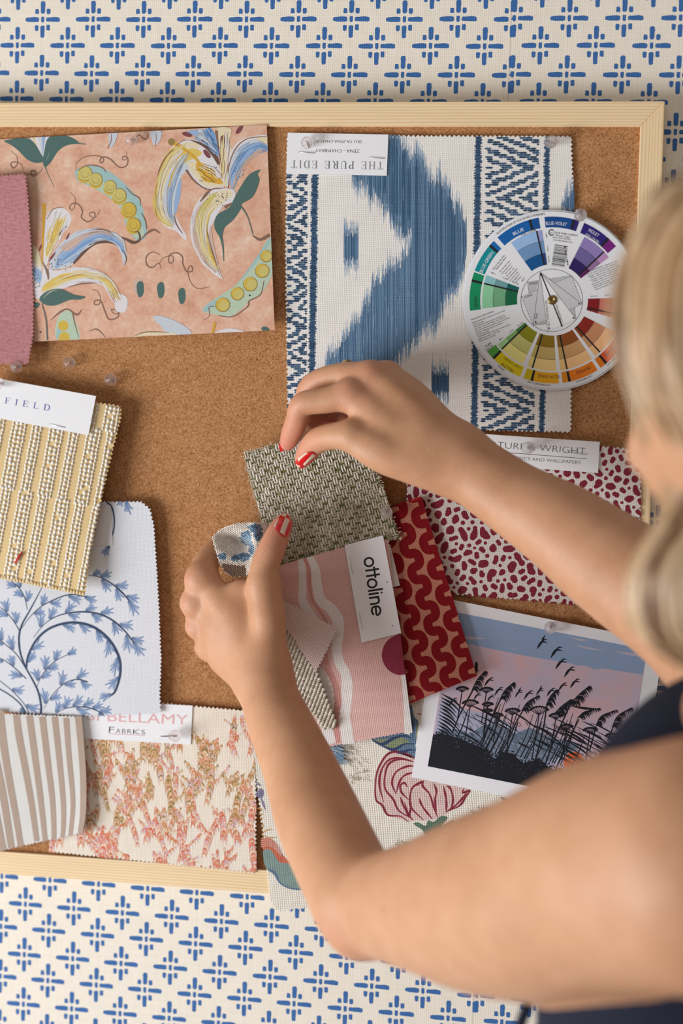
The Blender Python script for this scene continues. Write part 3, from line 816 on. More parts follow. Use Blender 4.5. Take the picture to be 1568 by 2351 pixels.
    f(pale, (595, 85), (640, 80), (625, 140), (600, 160)); k(brn, [4, 5, 3], (608, 90), (605, 130), (585, 170)); f(pale, (820, 78), (880, 74), (870, 130), (840, 150), (828, 120)); k(brn, [3, 4, 2], (850, 80), (852, 120), (845, 160))
    for p in ((1362, 970), (220, 1170)): s.disc(T(p)[0], 2, INK, nl(), 8)
    s.build('terracotta wallpaper sample painted with cream and blue lilies and pea pods', 'wallpaper sample')
lily_paper()

# ------------------------------------------------------------------ rose swatch at the left edge
def rose():
    q = [(-40, 405), (60, 397), (66, 450), (73, 560), (79, 690), (78, 770), (66, 838), (-40, 836)]
    o = zig(q, 9, 4, [1, 1, 1, 1, 1, 1, 1, 0])
    d = lambda x, y: 0.0222 + 0.003 * np.clip((y - 640) / 200, 0, 1) ** 2 + 0.0015 * np.sin(y / 60.0)
    def col(N):
        uv = N.uv(); u, v, _ = N.sep(uv)
        k_ = N.mth('MULTIPLY', N.mth('SINE', N.mth('MULTIPLY', u, 0.9)), N.mth('SINE', N.mth('MULTIPLY', v, 0.7)))
        k_ = N.mth('ADD', N.mth('MULTIPLY', k_, 0.07), N.noise(uv, 0.4, 3))
        return N.ramp(k_, [(0.25, (184, 122, 126)), (0.5, (196, 136, 138)), (0.8, (206, 148, 150))])
    s = Sheet('rose_fabric_swatch', o, d, fabric('rose_jacquard', col, 0.9, 'rib', 0.2, 0.35, 0.9), 0.0007, 0.04, grid=22)
    s.build('dusty rose jacquard swatch overlapping the left side of the lily wallpaper', 'fabric swatch')
rose()

# ------------------------------------------------------------------ blue ikat linen
def ikat():
    T = lambda *p: C(2.148, 630, 280, *p)
    q = T((58, 62), (1468, 66), (1480, 400), (1466, 1535), (975, 1522), (62, 1500), (50, 650))
    o = zig(q, 10.5, 4.5)
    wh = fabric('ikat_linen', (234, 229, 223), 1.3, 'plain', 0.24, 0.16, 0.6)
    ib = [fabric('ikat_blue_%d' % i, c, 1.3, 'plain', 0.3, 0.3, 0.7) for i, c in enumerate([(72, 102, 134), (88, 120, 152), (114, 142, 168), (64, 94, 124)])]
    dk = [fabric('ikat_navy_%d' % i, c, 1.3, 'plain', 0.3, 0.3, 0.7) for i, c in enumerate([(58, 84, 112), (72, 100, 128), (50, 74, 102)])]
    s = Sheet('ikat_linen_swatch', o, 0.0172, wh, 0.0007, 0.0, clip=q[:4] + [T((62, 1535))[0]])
    xs = [380, 450, 500, 560, 600, 650, 720, 770, 820, 870, 920, 945]
    yT = lambda x: np.interp(x, [380, 560, 600, 650, 720, 770, 820, 870, 920, 948], [230, 40, 60, 150, 200, 265, 310, 370, 440, 520])
    yB = lambda x: np.interp(x, [380, 450, 500, 560, 600, 680], [275, 310, 370, 445, 510, 570])
    yT2 = lambda x: np.interp(x, [250, 300, 350, 400, 430, 470, 520, 560, 610, 680], [1200, 1140, 1075, 990, 930, 850, 780, 745, 690, 590])
    yB2 = lambda x: np.interp(x, [560, 640, 700, 780, 820, 860, 900, 935, 948], [1200, 1120, 1080, 1000, 920, 860, 790, 710, 620])
    nse = rng.normal(0, 1, 500)
    sm = lambda w_, k_: np.convolve(rng.normal(0, 1, 500), np.ones(w_) / w_ ** .5, 'same')
    n1, n2, n3, n4 = [sm(9, 0) * 16 + sm(2, 0) * 14 for _ in range(4)]
    def col(x, w, y0, y1, lay, mats):
        if y1 - y0 < 6: return
        m_ = random.choice(mats)
        pts = T((x, y0), (x, y0 + 14), (x, y1 - 14), (x, y1)) if y1 - y0 > 30 else T((x, y0), (x, (y0 + y1) / 2), (x, y1))
        s.stroke(pts, [0.3] + [w / 2.148] * (len(pts) - 2) + [0.3], m_, lay, 1, False)
    fd = [fabric('ikat_fade_%d' % i, c, 1.3, 'plain', 0.26, 0.25, 0.7) for i, c in enumerate([(122, 150, 180), (158, 178, 198), (190, 202, 212)])]
    col0 = col
    def col(x, w, y0, y1, lay, mats):
        col0(x, w, y0, y1, lay, mats)
        if lay >= 2: return
        for y, sg in ((y0, -1), (y1, 1)):
            e = y
            for q in range(3):
                if random.random() < .25: break
                L_ = random.uniform(8, 34)
                col0(x, w, min(e, e + sg * L_) - 5, max(e, e + sg * L_) + 5, lay + .5 - .15 * q, fd[q:q + 1]); e += sg * L_
        if y1 - y0 > 150 and random.random() < .4:
            a = random.uniform(y0, y1 - 60); col0(x, w, a, a + random.uniform(25, 90), lay + .8, ib[2:3] + fd[:1])
    k = 0
    for x in np.arange(250, 949, 2.6):
        k = (k + 1) % 500
        if x >= 380:
            a = yT(x) + n1[k]
            b = (yB(x) if x < 680 else yB2(x)) + n2[k]
            if x > 560 or True: col(x, 3.0, a, b, 1 + (k % 2) * .5, ib)
            if random.random() < .35: col(x, 2.0, a - random.uniform(10, 60), b + random.uniform(10, 50), 2, ib[2:3])
            if random.random() < .5 and b - a > 120: col(x, 2.4, a + random.uniform(20, 70), b - random.uniform(20, 70), 3, ib[:1] + ib[3:])
        if x < 680:
            a = yT2(x) + n3[k]
            b = min((yB2(x) if x > 560 else 1240) + n4[k], 1260)
            col(x, 3.0, a, b, 1 + (k % 2) * .5, ib)
            if random.random() < .35: col(x, 2.0, a - random.uniform(10, 60), b + random.uniform(5, 30), 2, ib[2:3])
    for (x0, x1, y0, y1, ms) in ((343, 414, 550, 680, ib), (776, 860, 1235, 1345, dk)):
        for x in np.arange(x0, x1, 2.6): col(x, 3.0, y0 + random.uniform(-14, 14), y1 + random.uniform(-18, 18), 1, ms)
    for x in np.arange(1415, 1480, 2.6):
        t = (x - 1415) / 65
        col(x, 2.4, 410 - 100 * t + random.uniform(-20, 20), 430 + 30 * t + random.uniform(-20, 20), 1, ib)
    def bar(x0, x1, y0, y1, w):
        for y in np.arange(y0, y1, 4.2):
            t = (y - y0) / (y1 - y0); x = x0 + (x1 - x0) * t
            a, b = x - w / 2 - random.uniform(-5, 6), x + w / 2 + random.uniform(-5, 6)
            s.stroke(T((a, y), (a + 6, y), (b - 6, y), (b, y)), [.3, 2.3, 2.3, .3], random.choice(dk), 1, 1, False)
    bar(200, 180, 262, 1500, 34); bar(1006, 985, 74, 1520, 34); bar(1346, 1318, 74, 1530, 30)
    def zigzag(x0, x1, sx, y0, y1, yc, per, slope, lam):
        for y in np.arange(y0, y1, 10.5):
            off = sx * (y - y0) / (y1 - y0)
            x = x0 + random.uniform(-8, 8)
            while x < x1 - 6:
                L_ = random.uniform(20, 34)
                yy = ((y - yc + per / 2) % per) - per / 2
                ph = (abs(yy) - slope * (x + L_ / 2 - x0)) / lam
                if ph % 1.0 < 0.55:
                    e = min(x + L_ * 1.25, x1)
                    s.stroke(T((x + off, y), (x + off + 7, y + 1), (e + off - 7, y + 1), (e + off, y + random.uniform(-2, 2))), [.5, 4.6, 4.6, .5], random.choice(dk), 1.5 + random.random(), 1, False)
                x += L_
    zigzag(1045, 1308, -25, 78, 1525, 375, 300, .42, 46)
    zigzag(60, 166, -6, 262, 1500, 700, 210, .55, 46)
    root = s.build('large white linen swatch with blue ikat pattern and white upside-down card', 'fabric swatch')
    P = lambda *p: C(6.272, 650, 290, *p)
    cq = P((66, 92), (1515, 118), (1492, 712), (44, 680))
    c = Sheet('label_card', cq, 0.0180, PAPER, 0.0005, parent=root)
    g = [plain('print_grey_%d' % i, (v, v, v + 3), .6) for i, v in enumerate((150, 120, 140))]
    serif(c, 'THE PURE EDIT', P((1446, 512))[0], P((113, 490))[0], 17.5, None, 2, .24, .75, [g[0], g[1], g[2]])
    c.text('ZENA - CHAMBRAY', P((1098, 334))[0], P((462, 322))[0], INK, 2, 8.2, .012)
    c.text('SKU: FA-ZENA-CHAM-PC', P((1130, 202))[0], P((446, 192))[0], INK, 2, 7.2, .012)
    co = c.build()
    staple(P((222, 372))[0], P((452, 386))[0], 0.0184, co); staple(P((1222, 448))[0], P((1456, 462))[0], 0.0184, co)
ikat()

# ------------------------------------------------------------------ colour wheel
def color_wheel():
    T = lambda *p: C(3.4844, 1030, 460, *p)
    c0 = np.array(T((830, 797))[0]); c0v = np.array((830.0, 797.0))
    ex, ey = 718 / 3.4844, 722 / 3.4844
    def ring(r, n=96):
        return [(c0[0] + ex * r * math.cos(a), c0[1] + ey * r * math.sin(a)) for a in np.linspace(0, 2 * math.pi, n, endpoint=False)]
    wm = plain('coated_card', (232, 233, 236), 0.45, 0.35)
    base = Sheet('color_wheel', ring(1.0), 0.0196, wm, 0.0006)
    root = base.build('round white colour mixing wheel with coloured windows over the ikat swatch', 'colour wheel')
    s = Sheet('dial_disc', ring(0.982), 0.0206, wm, 0.0006, parent=root)
    def rim(r, a): return (c0[0] + ex * r * math.cos(math.radians(a)), c0[1] + ey * r * math.sin(math.radians(a)))
    def sector(r0, r1, a0, a1, m_, lay=2):
        n = max(3, int(abs(a1 - a0) / 3))
        p = [rim(r1, a) for a in np.linspace(a0, a1, n)] + [rim(r0, a) for a in np.linspace(a1, a0, n)]
        s.fill(p, m_, lay)
    cc = lambda rgb: plain('ink_%d_%d_%d' % rgb, rgb, 0.45, 0.35)
    def ang(x, y): return math.degrees(math.atan2((y - 797) / 722, (x - 830) / 718))
    # outer windows: a0..a1, colours split at black bar
    R0, R1 = 0.805, 0.925
    outer = [(-131.5, -99.5, (0, 94, 168), (0, 78, 150), -106), (-95.5, -71, (0, 70, 140), (38, 30, 110), -75), (-67.5, -40, (42, 28, 116), (118, 26, 120), -47.5),
             (-159.5, -135, (0, 138, 148), (0, 104, 176), -139), (172.5, 199.5, (0, 142, 92), (0, 140, 150), 193.5), (113, 142, (232, 210, 0), (84, 166, 64), 135.5), (85.5, 110.5, (240, 176, 16), (214, 190, 10), 104.5), (57, 83, (236, 126, 14), (226, 140, 20), 78), (30, 54.5, (226, 84, 34), (226, 122, 20), 49.5)]
    blk = cc((26, 24, 26))
    for a0, a1, c1, c2, ab in outer:
        sector(R0, R1, a0, a1, cc(c1)); 
        e = a1 if abs(a1 - ab) < abs(a0 - ab) else a0
        sector(R0, R1, min(ab, e), max(ab, e), cc(c2), 2.6)
        sector(R0, R1, ab - .9, ab + .9, blk, 3.4)
    inner = [(-126, -98.5, [(0, 82, 142), (110, 148, 190), (150, 186, 228)], -103, [(36, 64, 126), (112, 120, 170), (152, 160, 208)]),
             (-63, -37, [(40, 24, 92), (108, 98, 152), (144, 126, 186)], -43, [(92, 24, 92), (150, 112, 156), (188, 142, 190)]),
             (173, 200.5, [(0, 104, 66), (114, 174, 132), (144, 208, 164)], 193.5, [(0, 96, 92), (110, 160, 164), (140, 196, 200)]),
             (115, 141, [(140, 138, 10), (202, 198, 118), (240, 232, 140)], 136, [(62, 124, 52), (130, 182, 110), (164, 214, 146)]),
             (87, 111, [(142, 112, 12), (202, 174, 106), (246, 214, 140)], 106.5, [(136, 126, 14), (196, 178, 100), (236, 218, 130)]),
             (56, 83.5, [(146, 76, 20), (208, 158, 104), (246, 194, 136)], 78, [(140, 94, 20), (200, 162, 94), (240, 200, 130)]),
             (27, 52.5, [(140, 34, 14), (204, 140, 100), (248, 188, 136)], 47.5, [(140, 66, 20), (200, 150, 100), (240, 190, 130)]),
             (-2, 16.5, [(132, 14, 22), (200, 118, 100), (236, 162, 158)], 12.5, [(130, 30, 22), (196, 120, 96), (240, 180, 150)])]
    ri = [0.395, 0.525, 0.662, 0.785]
    ln = cc((70, 66, 66))
    for a0, a1, cs, ab, c2 in inner:
        e = a1 if abs(a1 - ab) < abs(a0 - ab) else a0
        for i in range(3):
            sector(ri[i], ri[i + 1], a0, a1, cc(cs[i]))
            sector(ri[i], ri[i + 1], min(ab, e), max(ab, e), cc(c2[i]), 2.6)
        for r in ri[1:3]: sector(r - .002, r + .002, a0, a1, ln, 3)
        p, q = rim(ri[0], ab), rim(ri[3], ab); s.stroke([p, q], 3.6, blk, 3.4, 3)
    # lettering in and around the windows
    wt = cc((240, 240, 244)); dkk = cc((44, 42, 44))
    s.arc_text('BLUE', c0, ex * .835, -121, -112, wt, 4, 8); s.arc_text('BLUE-VIOLET', c0, ex * .838, -95, -79, wt, 4, 8); s.arc_text('VIOLET', c0, ex * .862, -63, -54, wt, 4, 8); s.arc_text('COOL COLORS', c0, ex * .813, -63.5, -51, wt, 4, 5)
    s.arc_text('BLUE-GREEN', c0, ex * .835, -159, -141, wt, 4, 8); s.arc_text('GREEN', c0, ex * .835, 174, 183, dkk, 4, 8)
    s.arc_text('YELLOW', c0, ex * .89, 118, 129, dkk, 4, 8); s.arc_text('WARM COLORS', c0, ex * .825, 114, 130, dkk, 4, 5)
    s.arc_text('YELLOW-ORANGE', c0, ex * .838, 84, 101, dkk, 4, 8); s.arc_text('ORANGE', c0, ex * .84, 60, 72, dkk, 4, 8); s.arc_text('RED-ORANGE', c0, ex * .84, 33, 47, dkk, 4, 8)
    s.arc_text('ILLUSTRATION OF COLOR RELATIONSHIPS', c0, ex * .952, -130, -95, dkk, 4, 5)
    s.arc_text('PURE COLOR', c0, ex * .79, -116, -103, dkk, 4, 4.5)
    s.arc_text('SPLIT-COMPLEMENTARY', c0, ex * .96, 107, 91, dkk, 4, 4); s.arc_text('COMPLEMENTARY', c0, ex * .96, 74, 62, dkk, 4, 4); s.arc_text('TRIADIC', c0, ex * .96, 130, 124, dkk, 4, 4); s.arc_text('SPLIT-COMPLEMENTARY', c0, ex * .96, 50, 36, dkk, 4, 4)
    s.text('PURE', *T((300, 1178), (345, 1145)), dkk, 4); s.text('COLOR', *T((300, 1208), (358, 1165)), dkk, 4)
    for w_, a, r in (('TINT', -96, .7), ('TONE', -96, .56), ('SHADE', -96, .44), ('TINT', 203.5, .72), ('TONE', 203.5, .58), ('SHADE', 203.5, .45), ('SHADE', 143, .45), ('TONE', 143, .58), ('TINT', 143, .72), ('SHADE', -4.5, .45), ('TONE', -4.5, .6), ('TINT', -4.5, .74)):
        for i, ch in enumerate(w_):
            rr = r + .016 * (len(w_) / 2 - i) * (1 if a < 0 else 1)
            p = rim(rr, a); q = rim(rr, a + 1.2)
            s.text(ch, p, (p[0] + 2.2, p[1] + .3), dkk, 4, 3)
    def para(lines, x, y, dx, dy, step, cw, h):
        """small print: lines of text, first starting at crop x, y"""
        L_ = math.hypot(dx, dy); ux, uy = dx / L_, dy / L_
        for i, (t, ind) in enumerate(lines):
            x0 = x - uy * step * i + ux * ind; y0 = y + ux * step * i + uy * ind
            wd = sum(adv(ch) for ch in t) * cw
            s.text(t, *T((x0, y0), (x0 + ux * wd, y0 + uy * wd)), dkk, 4, h / 3.4844)
    para([('How to use the Color', 0), ('Relationship Wheel:', 14)], 358, 556, .62, -.78, 20, 15.5, 13)
    para([('Turn the dial so the', 0), ('arrow points to a', 0), ('Pure Color in', 20), ('the outer row.', 10), ('Color Relationships', -6), ('are shown using', 0), ('the diagram in', 6), ('the center', 24)], 410, 578, .66, -.75, 21.5, 14.5, 12)
    para([('05/17', 0)], 592, 650, .55, -.83, 20, 17, 14)
    para([('Harmonious Color Schemes:', 0)], 180, 962, .93, -.36, 20, 16.5, 14)
    para([('MONOCHROMATIC:  Using any tint, tone or shade', 0), ('of just one color.', 0), ('ANALOGOUS:  Using colors that are adjacent to', 0), ('each other on the Color Wheel.  Use at least two,', 0), ('but no more than five consecutive colors on the wheel.', 0), ('Example:  Yellow-green, green, blue-green,', 0), ('blue and blue-violet', 0), ('COMPLEMENTARY:  Using any two colors directly', 0), ('opposite each other on the wheel.', 0), ('Example: Blue and orange', 0)], 190, 988, .925, -.37, 17.2, 12.6, 11)
    para([('SPLIT COMPLEMENTARY:  Using any color with', 0), ('the two colors on each side of its complement.', 0), ('Example:  Green, with red-orange and red-violet', 0), ('TRIAD:  Using three colors equally spaced from', 12), ('each other on the wheel.  Example: Orange', 8), ('TETRAD:  Using a combination of four', 14), ('colors that are two sets of complements', 6), ('Example:  Blue and orange with red', 10), ('KEY COLOR:  Predominant color in the', 14), ('scheme of a painting or other work', 14)], 1104, 582, .93, -.36, 17, 12.6, 11)
    para([('COLOR WHEEL COMPANY', 0)], 838, 262, .99, .14, 18, 15.8, 15); para([('Philomath, Oregon', 0), ('Phone: (541) 929-7526', -16), ('www.colorwheelco.com', -14)], 852, 284, .99, .14, 19, 15, 13)
    pts = [(822 + 20 * math.cos(a), 257 + 22 * math.sin(a)) for a in np.linspace(.7, 5.6, 20)]; s.stroke(T(*pts), 2.6, cc((90, 90, 94)), 4, 2)
    para([('THE', 0)], 812, 268, .95, -.3, 10, 12, 10)
    y = 355.0
    while y < 520:
        w_ = random.choice([2.2, 2.2, 4, 6])
        t = (y - 355) / 165
        s.stroke(T((848 - 26 * t, y), (952 - 26 * t, y + 16)), w_ / 3.4844, dkk, 4, 1); y += w_ + random.choice([2.4, 3.4, 5])
    for i, ch in enumerate('881072350 1'): 
        if ch != ' ':
            p = T((930 + .16 * (175 - i * 14), 520 - i * 14 + 2))[0]; q = (p[0] + .6, p[1] - 3); s.text(ch, p, q, dkk, 4, 4)
    # centre diagram
    gy, gy2 = cc((206, 207, 210)), cc((190, 191, 194))
    def f(m_, lay, *p): s.fill(T(*p), m_, lay)
    def l(w_, lay, *p): s.stroke(T(*p), w_ / 3.4844, dkk, lay, 1, False)
    l(3, 4, *[(824 + 247 * math.cos(a), 800 + 250 * math.sin(a)) for a in np.linspace(0, 2 * math.pi, 72)])
    f(gy2, 2, (630, 655), (720, 642), (700, 720), (640, 745)); f(gy, 2.4, (582, 772), (712, 715), (676, 1000)); f(gy2, 2, (805, 628), (980, 602), (1070, 832), (960, 880)); f(gy, 2.4, (850, 660), (985, 605), (1068, 830), (968, 872)); f(gy2, 2, (1005, 860), (1015, 950), (960, 870)); f(gy2, 2, (676, 1000), (780, 958), (790, 990)); f(gy, 3, (732, 575), (676, 998), (780, 965)); f(gy, 3, (732, 575), (1068, 830), (960, 875)); f(wm_w := cc((240, 240, 242)), 3.3, (732, 575), (792, 1045), (1020, 950))
    l(3, 4, (732, 575), (676, 998)); l(3, 4, (732, 575), (792, 1045), (1020, 950), (732, 575)); l(3, 4, (732, 575), (1070, 830), (960, 878)); l(10, 5, (740, 590), (908, 1010)); l(2.5, 4, (676, 998), (785, 958))
    for a, b in (((582, 772), (676, 1000)), ((582, 772), (712, 715)), ((630, 655), (720, 640)), ((630, 655), (645, 745)), ((805, 628), (980, 602)), ((850, 660), (985, 605)), ((985, 605), (1070, 832)), ((676, 1000), (785, 985)), ((1005, 860), (1018, 950))):
        n = 9
        for i in range(n): l(3, 4, lerp(a, b, i / n), lerp(a, b, (i + .6) / n))
    for p in ((737, 592, -112), (905, 1003, 68), (695, 975, 120), (1000, 942, 40), (803, 1025, 100), (1045, 828, 10)):
        a = math.radians(p[2]); f(blk, 5, *[(p[0] + 12 * math.cos(a + b), p[1] + 12 * math.sin(a + b)) for b in (0, 2.3, -2.3)])
    for t, a, b in (('TETRAD', (640, 676), (712, 668)), ('TETRAD', (608, 786), (672, 760)), ('TRIAD', (706, 952), (712, 902)), ('SPLIT COMPLEMENTARY', (810, 1005), (786, 798)), ('COMPLEMENTARY', (915, 978), (866, 828))): s.text(t, *T(a, b), dkk, 6, 4.6)
    s.build()
    br = plain('brass', (150, 124, 78), 0.3, 0.5, metal=1.0)
    V, F = [], []
    ctr = at(c0[0], c0[1], 0.0206)
    prof = [(0.0, -.0009), (.0012, -.0009), (.0016, -.0014), (.0024, -.0014), (.0032, -.0006), (.0033, .0), (.0, .001)]
    nn = 20
    for r, y in prof:
        for k in range(nn): V.append(ctr + np.array([r * math.cos(k * 2 * math.pi / nn), y, r * math.sin(k * 2 * math.pi / nn)]))
    for i in range(len(prof) - 1):
        for k in range(nn): F.append([i * nn + k, i * nn + (k + 1) % nn, (i + 1) * nn + (k + 1) % nn, (i + 1) * nn + k])
    o = mesh_obj('brass_rivet', V, F, [br], smooth=True, parent=root)
    bm = bmesh.new(); bm.from_mesh(o.data); bmesh.ops.remove_doubles(bm, verts=bm.verts, dist=1e-6); bmesh.ops.recalc_face_normals(bm, faces=bm.faces); bm.to_mesh(o.data); bm.free()
color_wheel()
# ------------------------------------------------------------------ leopard print linen, right
def leopard():
    q = [(933, 990), (1474, 1030), (1468, 1402), (930, 1357)]
    o = zig(q, 11, 5)
    wh = fabric('undyed_linen', (222, 214, 208), 1.25, 'plain', 0.38, 0.15, 0.8)
    bu = fabric('burgundy_print', (132, 44, 60), 1.25, 'plain', 0.42, 0.3, 0.8)
    s = Sheet('leopard_linen_swatch', o, 0.0192, wh, 0.0006, 0.075, clip=q)
    r_ = random.Random(3)
    beans = []; G = 30
    def grid():
        g = {}
        for n, ch in enumerate(beans):
            for c in ch: g.setdefault((int(c[0] // G), int(c[1] // G)), []).append((c, n))
        return g
    def ok(g, x, y, r, n, gap):
        cx, cy = int(x // G), int(y // G)
        for i in (-1, 0, 1):
            for j in (-1, 0, 1):
                for c, o_ in g.get((cx + i, cy + j), ()):
                    if o_ != n and (c[0] - x) ** 2 + (c[1] - y) ** 2 < (c[2] + r + gap) ** 2: return False
        return True
    g = {}
    for t in range(42000):
        x, y = r_.uniform(926, 1482), r_.uniform(985, 1410)
        a = r_.gauss(1.75, .8); k = r_.choice([2, 2, 3, 3, 4, 5]) if t < 9000 else (r_.choice([1, 2, 2, 3]) if t < 25000 else 1); cv = r_.uniform(-.55, .55)
        R = 4.6 if t < 25000 else 3.4
        ch = []
        for i in range(k):
            ch.append([x, y, R]); x += math.cos(a) * R * 1.25; y += math.sin(a) * R * 1.25; a += cv
        if all(ok(g, c[0], c[1], c[2], -1, 5.2) for c in ch):
            beans.append(ch)
            for c in ch: g.setdefault((int(c[0] // G), int(c[1] // G)), []).append((c, len(beans) - 1))
    for it in range(16):
        for n, ch in enumerate(beans):
            for c in ch:
                if c[2] < 9.6 and ok(g, c[0], c[1], c[2] + .45, n, 4.3): c[2] += .45 * r_.uniform(.5, 1)
    for ch in beans:
        for c in ch: s.disc(c[:2], c[2], bu, 1 + .5 * r_.random(), 11)
        if len(ch) > 1: s.stroke([c[:2] for c in ch], [1.8 * c[2] for c in ch], bu, 1.8, 3)
    root = s.build('white linen swatch with burgundy leopard spots, behind the raised right forearm', 'fabric swatch')
    T = lambda *p: C(2.7034, 920, 980, *p)
    c = Sheet('label_card', [(1030, 991), (1377, 1014.5), (1373, 1086), (1026, 1061)], 0.0202, PAPER, 0.0005, parent=root)
    c.text('RTURE & WRIGHT', T((560, 128))[0], T((1145, 170))[0], INK, 2, 15.5, .02)
    c.text('FABRICS AND WALLPAPERS', T((672, 200))[0], T((1116, 232))[0], INK, 2, 8, .015)
    c.stroke(T((560, 152), (1154, 198)), 1.1, INK, 2, 1, False)
    co = c.build()
    staple(*T((1046, 160), (1152, 172)), 0.0206, co)
leopard()

# ------------------------------------------------------------------ reeds print
def reeds():
    T = lambda *p: C(2.4198, 920, 1370, *p)
    quad = T((222, 4), (1465, 253), (1303, 1253), (60, 1003))
    pic = T((292, 83), (1370, 295), (1236, 1157), (150, 942))
    s = Sheet('reeds_art_print', quad, 0.0198, plain('print_paper', (236, 236, 240), 0.6, 0.3, 0.02, .6), 0.0005, 0.19, clip=pic)
    N = NT('dusk_sky')
    uv = N.uv()
    g = N.noise(uv, 2.2, 2, 0.7); b = N.noise(uv, 0.045, 3)
    f = N.mth('ADD', N.mth('MULTIPLY', g, 0.5), N.mth('MULTIPLY', b, 0.5))
    N.base(N.ramp(f, [(0.32, (178, 176, 200)), (0.46, (196, 184, 202)), (0.55, (212, 180, 190)), (0.66, (224, 166, 160))]), 0.6, 0.3)
    Bl = NT('dusk_blue'); f = Bl.noise(Bl.uv(), 1.6, 3, .7)
    Bl.base(Bl.ramp(f, [(0.35, (128, 158, 196)), (0.6, (152, 172, 204)), (0.75, (166, 176, 206))]), 0.6, 0.3)
    ink = plain('midnight_ink', (20, 23, 34), 0.55, 0.3, .1, 1); hill = plain('slate_ink', (110, 126, 146), 0.6, 0.3, .15, .5); sun = plain('orange_ink', (226, 96, 40), 0.6, 0.3, .1, 1); lil = plain('lilac_ink', (176, 178, 204), .6, .3, .1, 1); pnk = plain('mauve_ink', (190, 184, 200), .6, .3, .1, 1)
    F = lambda m_, l, *p, sm=0: s.fill(T(*p), m_, l, smooth=sm)
    F(N.m, 1, (292, 83), (1370, 295), (1236, 1157), (150, 942))
    F(Bl.m, 2, (292, 83), (1370, 295), (1342, 432), (1080, 392), (700, 330), (480, 285), (262, 235))
    for p in (((330, 215), (480, 232), (400, 238), (330, 232)), ((420, 262), (570, 275), (480, 268)), ((950, 262), (1140, 300), (1040, 292)), ((930, 222), (1050, 245), (990, 244)), ((600, 285), (660, 295), (630, 294)), ((1180, 300), (1370, 322), (1366, 340), (1250, 322))): F(pnk, 2.6, *p)
    for p in (((940, 368), (1010, 375), (980, 384)), ((1030, 385), (1125, 402), (1070, 402)), ((250, 205), (330, 240), (280, 238))): F(Bl.m, 2.6, *p)
    F(lil, 2.3, (165, 860), (230, 560), (330, 620), (520, 660), (700, 760), (900, 860), (1010, 960), (1000, 1080), (400, 1000))
    F(hill, 3, (200, 780), (225, 735), (330, 740), (380, 760), (450, 720), (520, 712), (600, 745), (640, 760), (720, 730), (800, 770), (860, 790), (940, 800), (985, 830), (900, 880), (700, 940), (400, 900), (180, 860), sm=3)
    rr = random.Random(5)
    for i in range(150):
        x = rr.uniform(330, 960); y = 742 + (x - 330) * .11 + rr.uniform(0, 130); L_ = rr.uniform(25, 60)
        s.stroke(T((x, y), (x + L_ * .5, y - L_ * .12 + 8), (x + L_ * .8, y + L_ * .6)), [.4, 1.3, .5], lil if rr.random() < .65 else plain('dusk_line', (84, 98, 118), .6), 3.5, 3)
    s.disc(T((962, 920))[0], 57 / 2.42, sun, 3.2, 36)
    # dark bank with a leafy top
    bank = [(150, 790), (200, 760), (270, 770), (330, 790), (400, 820), (480, 850), (520, 905), (560, 865), (620, 870), (680, 925), (760, 905), (800, 930), (850, 960), (890, 950), (930, 1000), (960, 1010), (1010, 985), (1100, 1010), (1236, 1040), (1236, 1157), (150, 942)]
    F(ink, 4, *bank)
    for a, b in zip(bank[:18], bank[1:19]):
        n = int(math.hypot(b[0] - a[0], b[1] - a[1]) / 4)
        for i in range(n):
            p = lerp(a, b, i / n); s.disc(T((p[0] + rr.uniform(-8, 8), p[1] + rr.uniform(-16, 16)))[0], rr.uniform(1.2, 3.4), ink, 4.2, 7, rr.uniform(1, 2.4), rr.uniform(0, 3))
    for i in range(110):
        j = rr.randrange(17); p = lerp(bank[j], bank[j + 1], rr.random()); s.disc(T((p[0] + rr.uniform(-20, 20), p[1] + rr.uniform(10, 75)))[0], rr.uniform(.5, 1.1), hill, 4.8, 5)
    def st(w, *p): s.stroke(T(*p), np.array(w) / 2.42, ink, 5, 5)
    # reed stems and plumes
    def plume(root_, tip, bend, L_=46, n=24):
        (x0, y0), (x1, y1) = root_, tip
        axis = catmull([root_, ((x0 + x1) / 2 - bend, (y0 + y1) / 2 - bend * .4), tip], 14)
        st([6, 3], *[tuple(p) for p in axis[::4]])
        for i in range(n):
            t = i / n; p = axis[int(t * (len(axis) - 1))]
            l = L_ * (1 - .7 * abs(t - .3)) * rr.uniform(.75, 1.1)
            st([2, 7, 1.2], tuple(p), (p[0] + l * .55, p[1] - 5 + l * .1), (p[0] + l * .95, p[1] + l * .55))
    def stem(w, *p): st([w, w * .8], *p)
    stem(9, (440, 850), (500, 690), (540, 600), (560, 560)); plume((552, 570), (628, 475), 10)
    stem(8, (400, 520), (330, 650), (285, 760)); plume((396, 520), (468, 412), 8, 44)
    plume((405, 430), (418, 362), 2, 24, 12)
    stem(8, (540, 900), (600, 790), (640, 700), (680, 630)); plume((672, 635), (765, 548), 14, 40)
    stem(8, (750, 900), (790, 740), (806, 640), (812, 600)); plume((808, 605), (866, 515), 8, 44)
    stem(9, (800, 940), (850, 800), (900, 690), (945, 590)); plume((940, 600), (1048, 495), 6, 52); plume((850, 655), (945, 570), 6, 56)
    stem(8, (860, 960), (930, 800), (990, 680)); plume((985, 672), (1108, 622), 22, 40); st([4, 14, 3], (945, 605), (1020, 620), (1108, 624))
    stem(7, (1050, 850), (1085, 720)); plume((1085, 715), (1200, 630), 26, 40); stem(7, (1150, 800), (1180, 720)); plume((1175, 725), (1282, 616), 22, 44)
